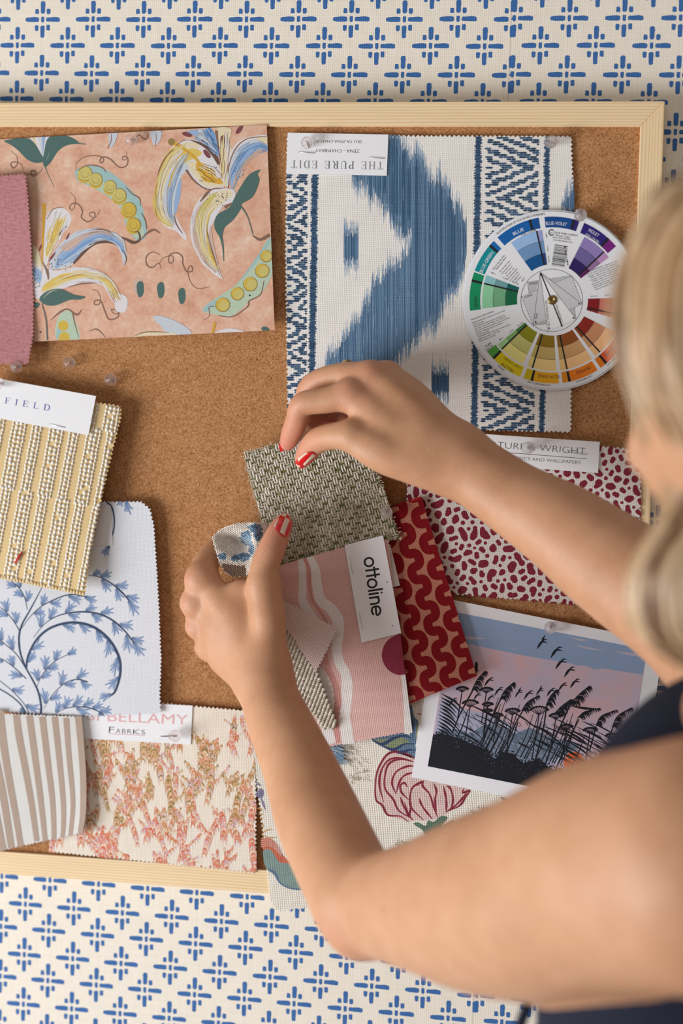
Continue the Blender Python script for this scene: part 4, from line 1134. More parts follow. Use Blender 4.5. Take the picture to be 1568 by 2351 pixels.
    # cow parsley heads
    def umbel(x, y, r, dx=0):
        for k in range(9):
            a = -2.75 + 2.35 * k / 8
            p = (x + r * math.cos(a), y + r * .55 * math.sin(a)); st([2, 3.4], (x + dx, y + r * .35), p)
            s.disc(T(p)[0], 2.6, ink, 5.3, 8); s.disc(T((p[0] + 5, p[1] - 2))[0], 2.0, ink, 5.3, 7)
        st([5, 6], (x + dx, y + r * .3), (x + dx - r * .3, y + r * 2.2), (x - r * .8, y + r * 5.2))
    for u_ in ((475, 525, 34), (482, 605, 28), (480, 640, 26), (535, 665, 28), (768, 640, 52), (340, 520, 32), (385, 600, 44), (860, 670, 36), (920, 730, 34), (1050, 750, 38), (1170, 780, 34), (620, 645, 40)): umbel(*u_)
    # crossing leaves
    for i in range(15):
        x, y = 190 + 5 * rr.random() + (14 - i) * 2.4, 540 + i * 19
        L_ = rr.uniform(90, 150); st([2, 13, 8, 2], (x, y), (x + L_ * .5, y + L_ * .3), (x + L_ * .9, y + L_ * .72))
    for i in range(52):
        x = rr.uniform(300, 1120); y = 590 + (x - 300) * .17 + rr.uniform(-20, 190); L_ = rr.uniform(90, 210); sl = rr.uniform(.45, .75)
        st([1.5, rr.uniform(5, 11), 1.5], (x, y), (x + L_ * .5, y + L_ * sl * .42), (x + L_, y + L_ * sl))
    for i in range(26):
        x = rr.uniform(270, 960); y = 830 + (x - 270) * .17; L_ = rr.uniform(150, 300)
        st([6, 5, 2.5], (x, y), (x + L_ * .25, y - L_ * .5), (x + L_ * .42, y - L_))
    for i in range(150):
        x = rr.uniform(330, 1100); y = 620 + (x - 330) * .17 + rr.uniform(0, 170)
        st([1.6, 2.2, 1], (x, y), (x + 9, y + 12), (x + 16, y + 24))
    # geese
    def goose(x, y, k, up):
        st([2, 12 * k, 9 * k, 3], (x - 20 * k, y + 10 * k), (x, y), (x + 12 * k, y + 1 * k), (x + 34 * k, y + 6 * k))
        if up: st([3, 13 * k, 2], (x - 4 * k, y + 2 * k), (x + 6 * k, y - 20 * k), (x + 22 * k, y - 44 * k))
        st([12 * k, 15 * k, 2], (x, y), (x - 18 * k, y + 22 * k), (x - 34 * k, y + 48 * k))
        st([8 * k, 9 * k, 2], (x + 2 * k, y - 2 * k), (x + 14 * k, y - 14 * k), (x + 34 * k, y - 14 * k))
    for g_ in ((785, 250, .85, 1), (865, 295, .95, 0), (890, 360, .9, 0), (938, 405, .9, 0), (490, 462, .75, 0), (545, 515, .7, 0), (500, 555, .6, 0), (655, 530, .6, 1), (710, 535, .75, 0), (772, 520, .6, 1), (835, 520, .7, 0), (900, 490, .7, 0), (968, 470, .8, 0), (290, 575, .7, 0), (425, 545, .6, 0)): goose(*g_)
    s.build('white bordered art print of black reeds and flying geese against a pink sky', 'art print')
reeds()

# ------------------------------------------------------------------ cabbage linen, bottom
def cabbage():
    q = [(568, 1700), (590, 1780), (624, 2072), (640, 2090), (1218, 2010), (1184, 1850), (1150, 1600), (760, 1570)]
    o = zig(q, 10, 4.5)
    base = fabric('cabbage_linen', (230, 224, 211), 1.6, 'plain', 0.36, 0.18, 0.9)
    fb = lambda n, c: fabric('linen_print_' + n, c, 1.6, 'plain', 0.4, 0.3, 0.9)
    cr, dcr, pk, gn, dg, nv, slate, rust, ochre, tealm, gry, lav = fb('crimson', (158, 62, 80)), fb('maroon', (110, 46, 56)), fb('blush', (216, 190, 184)), fb('green', (98, 120, 104)), fb('leaf', (120, 134, 104)), fb('navy', (58, 72, 104)), fb('slate', (98, 122, 146)), fb('rust', (198, 108, 84)), fb('ochre', (196, 140, 82)), fb('teal', (130, 152, 146)), fb('taupe', (176, 166, 148)), fb('mauve', (134, 128, 156))
    s = Sheet('cabbage_print_swatch', o, 0.0188, base, 0.0008, -0.12)
    T = lambda *p: C(3.136, 750, 1600, *p)
    f = lambda m_, l, *p: s.fill(T(*p), m_, l, smooth=4)
    k = lambda m_, w, *p, l=3: s.stroke(T(*p), np.array(w) / 3.136, m_, l, 6)
    f(pk, 1, (350, 590), (370, 500), (440, 410), (520, 395), (640, 440), (700, 520), (850, 580), (1020, 660), (1000, 730), (930, 790), (880, 830), (780, 880), (640, 890), (560, 895), (440, 840), (370, 760))
    for p in ([(590, 900), (530, 860), (440, 850), (400, 780), (355, 740), (350, 620), (370, 520), (430, 420), (500, 395), (600, 420), (640, 460)], [(620, 880), (520, 820), (480, 740), (420, 660), (420, 560), (450, 480), (530, 450), (640, 470)], [(640, 470), (520, 440), (440, 460), (390, 540), (380, 640), (410, 760)],
              [(700, 890), (610, 800), (600, 720), (620, 650), (690, 610), (650, 640)], [(590, 740), (540, 690), (530, 640), (560, 620), (580, 650)], [(500, 700), (470, 620), (500, 540), (580, 500), (640, 500)], [(760, 880), (690, 790), (665, 730)], [(800, 870), (770, 790), (740, 700), (690, 640), (700, 600)], [(790, 830), (780, 740), (790, 680), (770, 620)], [(860, 830), (860, 740), (840, 640)], [(890, 820), (910, 740), (890, 660), (860, 640)], [(880, 820), (960, 780), (1000, 720), (1030, 675), (980, 690), (985, 660)], [(620, 890), (560, 800), (530, 720)], [(610, 760), (590, 860), (560, 760)], [(640, 540), (570, 560), (530, 600), (500, 690)], [(860, 830), (940, 770), (1010, 690)]):
        k(cr, [4, 17, 11, 18, 4], *p); k(dcr, [1, 6, 3, 7, 1], *p, l=4)
    f(gn, 5, (625, 915), (660, 905), (710, 930), (730, 890), (770, 900), (820, 860), (870, 870), (830, 930), (900, 890), (915, 910), (860, 950), (790, 985), (720, 1010), (690, 960))
    # blue striped leaf
    f(slate, 1, (320, 300), (400, 270), (520, 258), (600, 280), (640, 360), (640, 440), (560, 420), (480, 395), (380, 350)); f(leafm := fb('moss', (132, 142, 112)), 1.6, (340, 310), (440, 300), (540, 290), (600, 330), (560, 350), (480, 370), (400, 345))
    for p in ([(330, 310), (400, 340), (480, 300), (560, 280), (610, 300)], [(400, 350), (480, 380), (560, 340), (640, 340)], [(470, 395), (540, 400), (600, 380), (640, 390)]): k(nv, [4, 26, 12, 4], *p)
    f(slate, 1, (580, 70), (610, 60), (630, 140), (660, 180), (650, 260), (640, 340), (600, 330), (600, 230), (590, 150)); k(nv, [3, 12, 3], (600, 120), (620, 200), (620, 320)); k(leafm, [3, 14, 3], (640, 170), (650, 230), (640, 300)); k(cr, [2, 9, 2], (650, 120), (690, 128))
    # small scribbled flowers
    rr = random.Random(9)
    for (x0, y0, r, m_) in ((250, 480, 75, gry), (260, 560, 60, gry), (190, 380, 50, gry), (190, 590, 50, gry), (1110, 830, 70, gn), (550, 1050, 40, gry)):
        for i in range(16):
            x, y = x0 + rr.uniform(-r, r), y0 + rr.uniform(-r, r) * .6
            k(m_, [2, 5, 2], *[(x + 14 * math.cos(a) * rr.uniform(.6, 1.3), y + 10 * math.sin(a)) for a in np.linspace(0, 4.5, 6)], l=2)
    f(slate, 1, (1250, 720), (1300, 735), (1310, 760), (1270, 745))
    # left part seen beside the forearm
    A = lambda *p: C(5.4692, 560, 1680, *p)
    fa = lambda m_, l, *p: s.fill(A(*p), m_, l, smooth=3)
    fa(rust, 1, (215, 1350), (330, 1340), (420, 1420), (500, 1560), (600, 1660), (480, 1660), (400, 1590), (340, 1500), (240, 1480)); fa(tealm, 1.6, (240, 1500), (330, 1480), (390, 1560), (450, 1640), (600, 1680), (760, 1960), (560, 1960), (460, 1900), (400, 1800), (280, 1720)); fa(slate, 2, (290, 1720), (400, 1760), (470, 1900), (600, 1960), (740, 1970), (700, 1990), (560, 1970), (440, 1900), (380, 1800))
    for r in range(5): s.stroke(A((215, 1340 + 26 * r), (310, 1335 + 24 * r), (400, 1390 + 22 * r), (470, 1480 + 20 * r)), 1.2, pk, 2.4, 5)
    for i in range(9): s.stroke(A((150 + 9 * i, 780 - 4 * i), (190 + 6 * i, 830 - 6 * i)), 1.2, lav, 2, 2); s.stroke(A((130 + 7 * i, 620 + 3 * i), (150 + 8 * i, 660 + 3 * i)), 1.0, lav, 2, 2)
    fa(lav, 1, (150, 790), (200, 710), (250, 740), (240, 820), (190, 830)); s.stroke(A((215, 830), (240, 900), (270, 980)), [3, 6, 2], lav, 2, 5); s.stroke(A((165, 960), (200, 965), (235, 990)), [1, 4, 1], ochre, 2, 5)
    for p in ([(220, 1290), (280, 1240), (370, 1225)], [(220, 1290), (320, 1330), (420, 1325)], [(225, 1130), (240, 1180), (230, 1240)], [(180, 1040), (250, 1035)], [(190, 1090), (240, 1085)]): s.stroke(A(*p), [1, 3, 1], ochre, 2, 5)
    s.build('cream linen swatch printed with a crimson cabbage, partly under the art print', 'fabric swatch')
cabbage()

# ------------------------------------------------------------------ coral marbled swatch
def coral():
    q = [(128, 1590), (575, 1631), (589, 1790), (589, 2003), (581, 2006), (112, 1957)]
    o = zig(q, 9.5, 4)
    fb = lambda n, c: fabric('marble_' + n, c, 1.25, 'plain', 0.26, 0.3, 0.7)
    base = fabric('coral_linen', (238, 226, 210), 1.25, 'plain', 0.24, 0.14, 0.7)
    s = Sheet('coral_marbled_swatch', o, 0.0189, base, 0.0006, -0.06, clip=q[:4] + [q[5]])
    och, tan, cor, sal, olv, lil, red, cream = fb('ochre', (186, 136, 82)), fb('tan', (214, 176, 128)), fb('coral', (218, 128, 98)), fb('salmon', (230, 176, 150)), fb('olive', (150, 128, 78)), fb('lilac', (216, 188, 204)), fb('red', (212, 100, 78)), fb('cream', (236, 218, 196))
    sets = [[och, tan, cor, cream, tan, olv, sal, lil], [cor, sal, red, cream, sal, lil, cor], [olv, tan, och, cream, och, sal, tan], [tan, och, cor, sal, cream, olv, lil]]
    rr = random.Random(14)
    def frond(x, y, L_, w, lean, pal, depth=0):
        n = max(4, int(L_ / 4.6)); ph = rr.uniform(0, 6); k0 = rr.randrange(8)
        pts = []
        for i in range(n):
            t = i / (n - 1)
            pts.append((x + lean * L_ * t + 5 * math.sin(ph + 3 * t), y - L_ * t))
        prof = lambda t: w * (.3 + 1.1 * math.sin(math.pi * min(1, .15 + .8 * t)) ** .8) * rr.uniform(.85, 1.1)
        s.stroke(pts[::max(1, n // 5)], [1.5, w * .9, w * 1.2, w * .8, 2], rr.choice((tan, sal, pal[0], pal[1])), 1 + rr.random() * .4, 4)
        for i in range(n):
            x0, y0 = pts[i]; ww = prof(i / (n - 1)); m_ = pal[(k0 + i) % len(pal)]
            s.stroke([(x0 - ww, y0 + ww * 1.3 + 3), (x0 - ww * .72, y0 + .1 * ww), (x0, y0 - ww * .55), (x0 + ww * .72, y0 + .1 * ww), (x0 + ww, y0 + ww * 1.3 + 3)], [.6, 2.0, 3.4, 2.0, .6], m_, 2 + (i % 6) * .12, 3)
        if depth < 2:
            for b in range(rr.choice([1, 2, 3]) if depth == 0 else rr.choice([0, 1])):
                t = rr.uniform(.35, .95); p = pts[int(t * (n - 1))]
                frond(p[0] + rr.uniform(-6, 6), p[1] + 4, L_ * rr.uniform(.3, .55), w * rr.uniform(.6, .9), rr.choice([-1, 1]) * rr.uniform(.5, 1.1), pal, depth + 1)
    for r_ in range(9):
        for c_ in range(13):
            x = 100 + c_ * 39 + rr.uniform(-22, 22); y = 1690 + r_ * 43 + rr.uniform(-20, 20)
            if y < 1725 and x < 430: y += 40
            if rr.random() < .1: continue
            pal = sets[1] if y > 1930 or (x > 480 and rr.random() < .4) or rr.random() < .08 else rr.choice(sets + [sets[2], sets[3]])
            frond(x, y, rr.uniform(40, 110), rr.uniform(3.6, 7.2), rr.uniform(-.35, .35), pal)
    root = s.build('cream linen swatch with coral and ochre marbling, below the blue foliage canvas', 'fabric swatch')
    T = lambda *p: C(2.45, 0, 1580, *p)
    c = Sheet('label_card', [(150, 1605), (442, 1620), (438, 1709.5), (146, 1693)], 0.0197, PAPER, 0.0005, parent=root)
    pink = plain('rose_ink', (226, 176, 178), 0.6)
    c.text('SI BELLAMY', T((490, 180))[0], T((1055, 206))[0], pink, 2, 24, .0)
    x = 612; 
    for ch, w_, h in (('F', 36, 15), ('A', 30, 11), ('B', 26, 11), ('R', 28, 11), ('I', 8, 11), ('C', 30, 11), ('S', 26, 11)):
        c.text(ch, T((x, 250 + (x - 612) * .05))[0], T((x + w_ * .8, 250 + (x - 612 + w_ * .8) * .05))[0], INK, 2, h, .01); x += w_ + 4
    c.stroke(T((610, 256), (818, 266)), .9, plain('red_underline', (206, 120, 124), .6), 2, 1, False)
    c.build()
coral()

# ------------------------------------------------------------------ blue foliage canvas
def foliage():
    q = [(-30, 1152), (249, 1150), (325, 1150), (346, 1168), (355, 1206), (364, 1340), (372, 1511), (369, 1600), (371, 1638), (188, 1646), (60, 1640), (-30, 1633)]
    o = zig(q, 9, 4, [1] * 11 + [0])
    base = fabric('white_canvas', (222, 224, 230), 1.0, 'plain', 0.16, 0.08, 0.8)
    dn = fabric('indigo_print', (66, 80, 106), 1.0, 'plain', 0.2, 0.25, 0.8)
    bl = [fabric('leaf_blue_%d' % i, c, 1.0, 'plain', 0.2, 0.25, 0.8) for i, c in enumerate([(124, 146, 184), (152, 174, 206), (100, 118, 152)])]
    d = tilt((0, 1150, .0205), (360, 1200, .0225), (0, 1640, .0205))
    s = Sheet('foliage_canvas_swatch', o, d, base, 0.0006, 0.0, clip=[(-30, 1150), (328, 1149), (352, 1190), (371, 1511), (370, 1640), (188, 1645), (-30, 1632)])
    T = lambda *p: C(3.4087, 0, 1130, *p)
    rr = random.Random(12)
    def spray(x, y, a, L_=75, n=6, spread=.52, curl=.5):
        sg = 1 if rr.random() < .5 else -1
        for i in range(n):
            t = i / (n - 1) - .5
            l = L_ * 1.2 * (1 - .35 * abs(t) - (.15 if i % 2 else 0)) * rr.uniform(.85, 1.1)
            an = a + spread * t * .8
            bx, by = x + 18 * t * math.cos(a + 1.57), y + 18 * t * math.sin(a + 1.57)
            p = [(bx, by), (bx + l * .5 * math.cos(an - curl * t * .4), by + l * .5 * math.sin(an - curl * t * .4)), (bx + l * math.cos(an + curl * t * .6), by + l * math.sin(an + curl * t * .6))]
            s.stroke(T(*p), np.array([1.5, 8, 12, 8]) / 3.41, bl[i % 2], 1 + .3 * (i % 3), 4)
            s.stroke(T(p[0], lerp(p[0], p[2], .62)), np.array([4, 3, 1]) / 3.41, bl[2], 2, 2)
    def branch(w, pts, sprays, skip=0):
        s.stroke(T(*pts), np.array(w) / 3.41, dn, 3, 10)
        P = catmull(pts, 20); 
        for t, side, L_ in sprays:
            i = int(t * (len(P) - 2)); p = P[i]; q = P[i + 1] - P[i]
            a = math.atan2(q[1], q[0]) + side * .62
            spray(p[0] + 10 * math.cos(a), p[1] + 10 * math.sin(a), a, L_)
    # main stem and its scrolls
    branch([18, 16, 12], [(318, 1745), (320, 1660), (290, 1540), (205, 1380)], [])
    branch([12, 16, 14, 10, 5], [(205, 1385), (160, 1260), (148, 1140), (170, 1040), (230, 930), (290, 820), (330, 740)], [(.3, -1, 0)])
    branch([14, 18, 20, 22, 20, 14], [(205, 1380), (220, 1280), (290, 1150), (400, 1060), (560, 1020), (720, 1050), (850, 1150), (930, 1290), (940, 1420), (905, 1550), (870, 1590)],
           [(.05, 1, 90), (.14, 1, 95), (.36, 1, 100), (.44, 1, 95), (.53, 1, 100), (.60, 1, 120), (.7, 1, 130), (.82, 1, 110), (.98, .6, 90)])
    branch([4, 8, 14, 14, 8], [(260, 1140), (350, 1030), (460, 965), (600, 938), (740, 945), (860, 990), (970, 1080), (1050, 1180)],
           [(.1, -1, 90), (.2, -1, 90), (.34, -1, 90), (.36, 1, 85), (.5, -1, 80), (.55, 1, 90), (.62, -1, 90), (.75, 1, 100), (.8, -1, 100), (.9, 1, 120), (.95, -1, 95), (.99, .1, 110)])
    branch([4, 8, 10, 8], [(165, 1070), (240, 970), (330, 890), (450, 830), (560, 800), (680, 820)], [(.25, 1, 80), (.4, -1, 80), (.5, 1, 85), (.75, 1, 110), (.97, .3, 90)])
    branch([4, 8, 14, 10], [(690, 650), (780, 665), (880, 720), (960, 790), (1010, 850)], [(.1, -1, 60), (.25, -1, 80), (.3, 1, 100), (.55, -1, 95), (.6, 1, 100), (.85, -1, 90), (.98, .2, 110)])
    branch([14, 12, 8], [(830, 70), (880, 130), (893, 270), (850, 440)], [(.98, .4, 80)])
    spray(985, 70, 1.3, 90); spray(945, 70, 1.8, 40, 3)
    branch([8, 7, 4], [(205, 1385), (130, 1270), (40, 1190), (-20, 1140)], [(.45, 1, 95), (.7, -1, 80), (.8, 1, 90)])
    branch([8, 7, 4], [(205, 1460), (120, 1380), (40, 1320), (-20, 1290)], [(.1, -1, 90), (.4, 1, 80), (.7, -1, 90)])
    branch([8, 6, 3], [(150, 1080), (100, 1000), (40, 930), (-20, 890)], [(.2, 1, 90), (.5, -1, 80), (.6, 1, 90)])
    branch([5, 7, 8, 3], [(215, 920), (190, 820), (140, 740), (80, 690)], [(.2, 1, 80), (.35, -1, 70), (.6, 1, 80), (.7, -1, 70)])
    branch([3, 6, 7, 5], [(290, 1520), (330, 1430), (420, 1330), (540, 1265)], [(.15, -1, 90), (.25, 1, 80), (.45, -1, 100), (.5, 1, 80), (.7, -1, 80), (.98, 0, 70)])
    branch([3, 6, 8, 12], [(340, 1700), (400, 1600), (500, 1500), (600, 1465), (685, 1485)], [(.1, -1, 100), (.2, 1, 85), (.45, -1, 95), (.5, 1, 80), (.75, -1, 90), (.85, 1, 80)])
    branch([4, 8, 10, 8], [(420, 1740), (520, 1690), (650, 1680), (760, 1710), (830, 1760)], [(.05, -1, 90), (.2, -1, 90), (.35, -1, 90), (.4, 1, 100), (.5, -1, 80), (.65, -1, 80), (.8, -1, 80), (.8, 1, 90), (.98, -.2, 100)])
    branch([10, 10, 12], [(-20, 1530), (80, 1590), (160, 1660), (215, 1750)], [(.75, 1, 90), (.85, 1, 100)])
    branch([6, 6], [(-20, 1460), (100, 1560), (190, 1660), (235, 1750)], [(.3, -1, 90), (.7, -1, 100)])
    root = s.build('white canvas swatch with scrolling blue foliage, below the gold woven swatch', 'fabric swatch')
    st = T((600, 108), (855, 100), (868, 112), (882, 405), (872, 418), (600, 424))
    dd = tilt((0, 1150, .0210), (360, 1200, .0230), (0, 1640, .0210))
    c = Sheet('paper_sticker', st, dd, plain('sticker_paper', (222, 220, 222), .7), 0.0003, parent=root)
    c.text('3', T((748, 232))[0], T((762, 232))[0], INK, 2, 5); c.text('8', T((740, 305))[0], T((754, 305))[0], INK, 2, 5)
    c.build()
foliage()

# ------------------------------------------------------------------ striped twill
def stripes():
    T = lambda *p: C(6.9136, 0, 1620, *p)
    q = T((-100, 60), (0, 75), (70, 120), (650, 140), (1270, 165), (1300, 180), (1340, 700), (1365, 1300), (1360, 1700), (1310, 2020), (1140, 2065), (800, 2140), (200, 2270), (0, 2320), (-100, 2330))
    o = zig(q, 8, 3.2, [1] * 14 + [0])
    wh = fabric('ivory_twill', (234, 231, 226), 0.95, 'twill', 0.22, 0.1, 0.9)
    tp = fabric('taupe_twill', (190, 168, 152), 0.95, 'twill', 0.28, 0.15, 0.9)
    d = lambda x, y: 0.0236 + 0.004 * np.clip((x - 60) / 140, 0, 1) ** 2 * np.clip((y - 1640) / 300, 0, 1)
    s = Sheet('striped_twill_swatch', o, d, wh, 0.0007, 0.12, grid=9, clip=None)
    L = [([0, 80], [60, 640], [150, 1200], [250, 1750], [330, 2240]), ([255, 120], [300, 480], [400, 1000], [500, 1560], [590, 2200]), ([460, 120], [530, 640], [620, 1300], [680, 1800], [720, 2180]), ([665, 130], [740, 760], [830, 1500], [855, 2000], [850, 2150]), ([860, 130], [930, 760], [1000, 1500], [1005, 1900], [985, 2110]), ([1045, 150], [1090, 760], [1150, 1400], [1150, 1700], [1115, 2070]), ([1240, 170], [1290, 700], [1320, 1200], [1315, 1700], [1270, 2030]),
         ([-160, 400], [-60, 900], [60, 1500], [180, 2260]), ([-180, 1100], [-70, 1700], [50, 2300])]
    ws = [[108, 118, 110, 100, 92], [108, 112, 104, 96, 84], [104, 104, 96, 86, 78], [104, 100, 88, 78, 72], [98, 92, 82, 74, 66], [92, 84, 76, 72, 66], [108, 100, 100, 96, 74], [118, 120, 112, 104], [120, 116, 108]]
    for p, w_ in zip(L, ws):
        P = catmull(T(*p), 14); P = P[inside(P, q)]
        if len(P) > 2: s.stroke([tuple(v) for v in P], np.array(w_) / 6.9136, tp, 6, 1, False)
    s.build('ivory and taupe striped twill swatch in the bottom left corner', 'fabric swatch')
stripes()

# ------------------------------------------------------------------ gold and white bobbly weave
def goldweave():
    T = lambda *p: C(3.7333, 0, 800, *p)
    q = [(-45, 880), (280.7, 931), (279, 960), (261, 1033), (236, 1140), (209, 1269), (197, 1367), (-45, 1316)]
    o = zig(q, 10, 4.5, [1] * 7 + [0])
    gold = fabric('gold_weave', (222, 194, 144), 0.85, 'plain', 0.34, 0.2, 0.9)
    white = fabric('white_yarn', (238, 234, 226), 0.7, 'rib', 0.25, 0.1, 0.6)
    d = lambda x, y: 0.0262 + 0.010 * np.clip((y - 930) / 430, 0, 1) ** 1.5 * np.clip((x + 60) / 260, 0, 1)
    s = Sheet('gold_bobble_swatch', o, d, gold, 0.0010, 0.20, grid=14)
    u = np.array([.978, .21]); v = np.array([-.197, .98])
    O = np.array([280.0, 934.0])
    inner = [(p[0], p[1]) for p in q]
    a1 = math.atan2(v[1], v[0])
    pat = [(6, 'l'), (15, 'b'), (25, 'b'), (34, 'l'), (56, 'l'), (65, 'b'), (74, 'l')]
    per = 86.0
    for half, (v0, v1, ph) in enumerate(((4, 62, 30.0), (62, 236, 62.0), (236, 450, 18.0))):
        for k_ in range(-1, 5):
            for off, kind in pat:
                uu = -(k_ * per + off + ph) + 30
                y = v0
                while y < v1:
                    p = O + u * uu + v * (y + 3) + u * (0.012 * y)
                    st = 8.6 if kind == 'l' else 10.4
                    if -14 < p[0] < 286 and inside([p], inner)[0] and inside([p + u * 5], inner)[0]:
                        jx = random.uniform(-.8, .8)
                        if kind == 'l': bead(s, (p[0] + jx, p[1]), 4.7, 2.7, a1, 0.0011, white, 6)
                        elif random.random() < .93: bead(s, (p[0] + jx, p[1] + random.uniform(-1, 1)), 4.9 * random.uniform(.85, 1.12), 4.1 * random.uniform(.85, 1.15), a1 + random.uniform(-.25, .25), 0.0015, white, 7)
                    y += st
    # frayed looped lower edge
    for e0, e1 in (((-10, 1322), (196, 1364)),):
        for i in range(30): bead(s, lerp(e0, e1, i / 30 + .01), 5.5, 4, random.uniform(.8, 1.6), 0.0012, gold, 6)
    root = s.build('gold and white bobbly woven swatch under a white card lettered in blue', 'fabric swatch')
    cq = T((-130, 238), (823, 408), (757, 745), (-130, 575))
    dc = tilt((0, 869, .0282), (220, 909, .0290), (203, 999, .0300))
    c = Sheet('label_card', cq, dc, PAPER, 0.0006, parent=root)
    bi = plain('blue_ink', (84, 92, 160), .6)
    serif(c, 'FIELD', T((36, 468))[0], T((428, 536))[0], 13.5, bi, 2, .62)
    serif(c, 'I', T((-30, 456))[0], T((-8, 460))[0], 13.5, bi, 2)
    co = c.build()
    staple(*T((422, 648), (562, 678)), 0.0297, co)
    p = T((186, 1750), (160, 1790), (130, 1836)); dd = [float(d(np.array(x), np.array(y))) + .0018 for x, y in p]
    th = tube('red_thread', [at(x, y, z) for (x, y), z in zip(p, dd)], 0.0008, plain('red_yarn', (206, 40, 44), .8))
    tag(th, 'short loose red thread lying on the gold woven swatch', 'thread')
goldweave()
# ------------------------------------------------------------------ blue scrap between cabbage and pink linen
def blue_scrap():
    q = [(700, 1690), (770, 1706), (786, 1712), (794, 1752), (740, 1770), (690, 1740)]
    s = Sheet('blue_slub_swatch', zig(q, 7, 4), 0.0206, fabric('blue_slub', (104, 134, 160), 1.2, 'plain', 0.5, 0.3, 1.0), 0.0008, 0.3)
    rr = random.Random(4)
    for i in range(60):
        x, y = rr.uniform(730, 792), rr.uniform(1708, 1755)
        thread(s, (x, y), (x + 12, y + 4), 1.6, 0.0004, plain('slub_pale', (176, 190, 200), .9), 0.0001, 3)
    s.build('small scrap of slubby blue fabric peeping out below the pink wave linen', 'fabric swatch')
blue_scrap()

# ------------------------------------------------------------------ red squiggle jacquard
def squiggle():
    q = [(808, 1192), (967, 1139), (1095, 1552), (937, 1617)]
    o = zig(q, 6, 1.6)
    pk = fabric('salmon_ground', (192, 126, 108), 0.9, 'rib', 0.35, 0.25, 1.0)
    rd = fabric('red_cord', (134, 20, 30), 1.0, 'twill', 0.45, 0.3, 1.0)
    gd = fabric('gold_edge', (178, 118, 84), 0.9, 'plain', 0.5, 0.3, 1.0)
    d = tilt((890, 1170, .0228), (1095, 1552, .0262), (937, 1617, .0236))
    s = Sheet('squiggle_jacquard_swatch', o, d, pk, 0.0009, 0.295, clip=q)
    v = np.array([.2955, .9553]); u = np.array([.9553, -.2955])
    O = np.array([967.0, 1139.0])
    for i in range(-1, 5):
        P = []
        for t in np.arange(-40, 520, 3.0):
            ph = 2 * math.pi * (t / 62.0 + i * 0.07)
            a = -14 - 46 * i + 13.0 * math.sin(ph)
            P.append(tuple(O + u * a + v * (t - 4.6 * math.sin(2 * ph))))
        for p in P[::1]:
            if inside([p], [(790, 1180), (980, 1115), (1115, 1570), (930, 1645)])[0]:
                s.disc(p, 11.9, gd, 1, 18); s.disc(p, 10.6, rd, 2.2, 20)
    rr = random.Random(8)
    fr = plain('red_fray', (190, 40, 44), .9)
    for i in range(70):
        t = rr.random(); p = lerp((937, 1617), (1095, 1552), t) if i % 3 else lerp((940, 1150), (967, 1139), t)
        thread(s, (p[0], p[1] - 3), (p[0] + rr.uniform(-4, 4), p[1] + rr.uniform(2, 7)), 1.3, 0.0004, fr, 0.0, 3)
    root = s.build('red and salmon squiggle jacquard swatch to the right of the pink wave linen', 'fabric swatch')
    dd = tilt((890, 1170, .0240), (1095, 1552, .0274), (937, 1617, .0248))
    Sheet('label_card', [(850, 1262), (896, 1250), (918, 1344), (872, 1356)], dd, plain('cream_card', (232, 230, 226), .7), 0.0005, parent=root).build()
squiggle()

# ------------------------------------------------------------------ chunky olive basket weave
def olive():
    q = [(559, 1040), (640, 1018), (838, 972), (862, 1078), (890, 1151), (919, 1236), (650, 1300), (624, 1292), (601, 1200)]
    o = zig(q, 9, 2.5)
    dk = fabric('olive_ground', (108, 108, 76), 1.6, 'plain', 0.5, 0.3, 1.0)
    ys = [fabric('yarn_%d' % i, c, 0.9, 'twill', 0.3, 0.4, 0.8) for i, c in enumerate([(214, 206, 192), (202, 194, 176), (190, 182, 160), (222, 216, 202)])]
    ws = [fabric('weft_%d' % i, c, 0.9, 'twill', 0.3, 0.4, 0.8) for i, c in enumerate([(126, 126, 84), (154, 152, 114), (110, 112, 74), (176, 170, 140)])]
    d = tilt((560, 1040, .0270), (880, 1080, .0270), (900, 1236, .0262))
    s = Sheet('olive_basket_swatch', o, d, dk, 0.0012, -0.26)
    O = np.array([559.0, 1040.0])
    rr = random.Random(2)
    u0 = np.array([.968, -.25]); v0 = np.array([.262, .965])
    cw, chh = 12.2, 11.6
    for i in range(-2, 32):
        for j in range(-2, 26):
            p = O + u0 * (i + .5) * cw + v0 * (j + .5) * chh + v0 * 0 + u0 * 0
            p = p + np.array([0, 1]) * (0.0006 * (p[0] - 560) ** 2 * 0.15)
            if not inside([p], o)[0]: continue
            if (i + j) % 2 == 0:
                for e in (-.25, .25):
                    a = p - v0 * chh * .74 + u0 * (cw * e + rr.uniform(-.5, .5)); b = p + v0 * chh * .74 + u0 * (cw * e + rr.uniform(-.5, .5))
                    thread(s, a, b, 5.0 * rr.uniform(.85, 1.1), 0.0009, rr.choice(ys), 0.0002)
            else:
                for e in (-.26, .24):
                    a = p - u0 * cw * .62 + v0 * (chh * e + rr.uniform(-.5, .5)); b = p + u0 * cw * .62 + v0 * (chh * e + rr.uniform(-.5, .5))
                    light = rr.random() < (.8 if e > 0 else .35)
                    thread(s, a, b, 4.4 * rr.uniform(.8, 1.1), 0.0007 if light else 0.0005, rr.choice(ys[1:3] if light else ws), 0.0001)
    # fuzz along the edges
    for k_ in range(len(q)):
        a, b = q[k_], q[(k_ + 1) % len(q)]
        n = int(math.dist(a, b) / 4)
        for i in range(n):
            p = lerp(a, b, i / n); an = rr.uniform(0, 6.28); L_ = rr.uniform(4, 9)
            thread(s, p, (p[0] + L_ * math.cos(an), p[1] + L_ * math.sin(an)), 1.6, 0.0005, rr.choice(ys), rr.uniform(0, .001), 3)
    s.build('chunky olive and oatmeal basket weave swatch held up between both hands', 'fabric swatch')
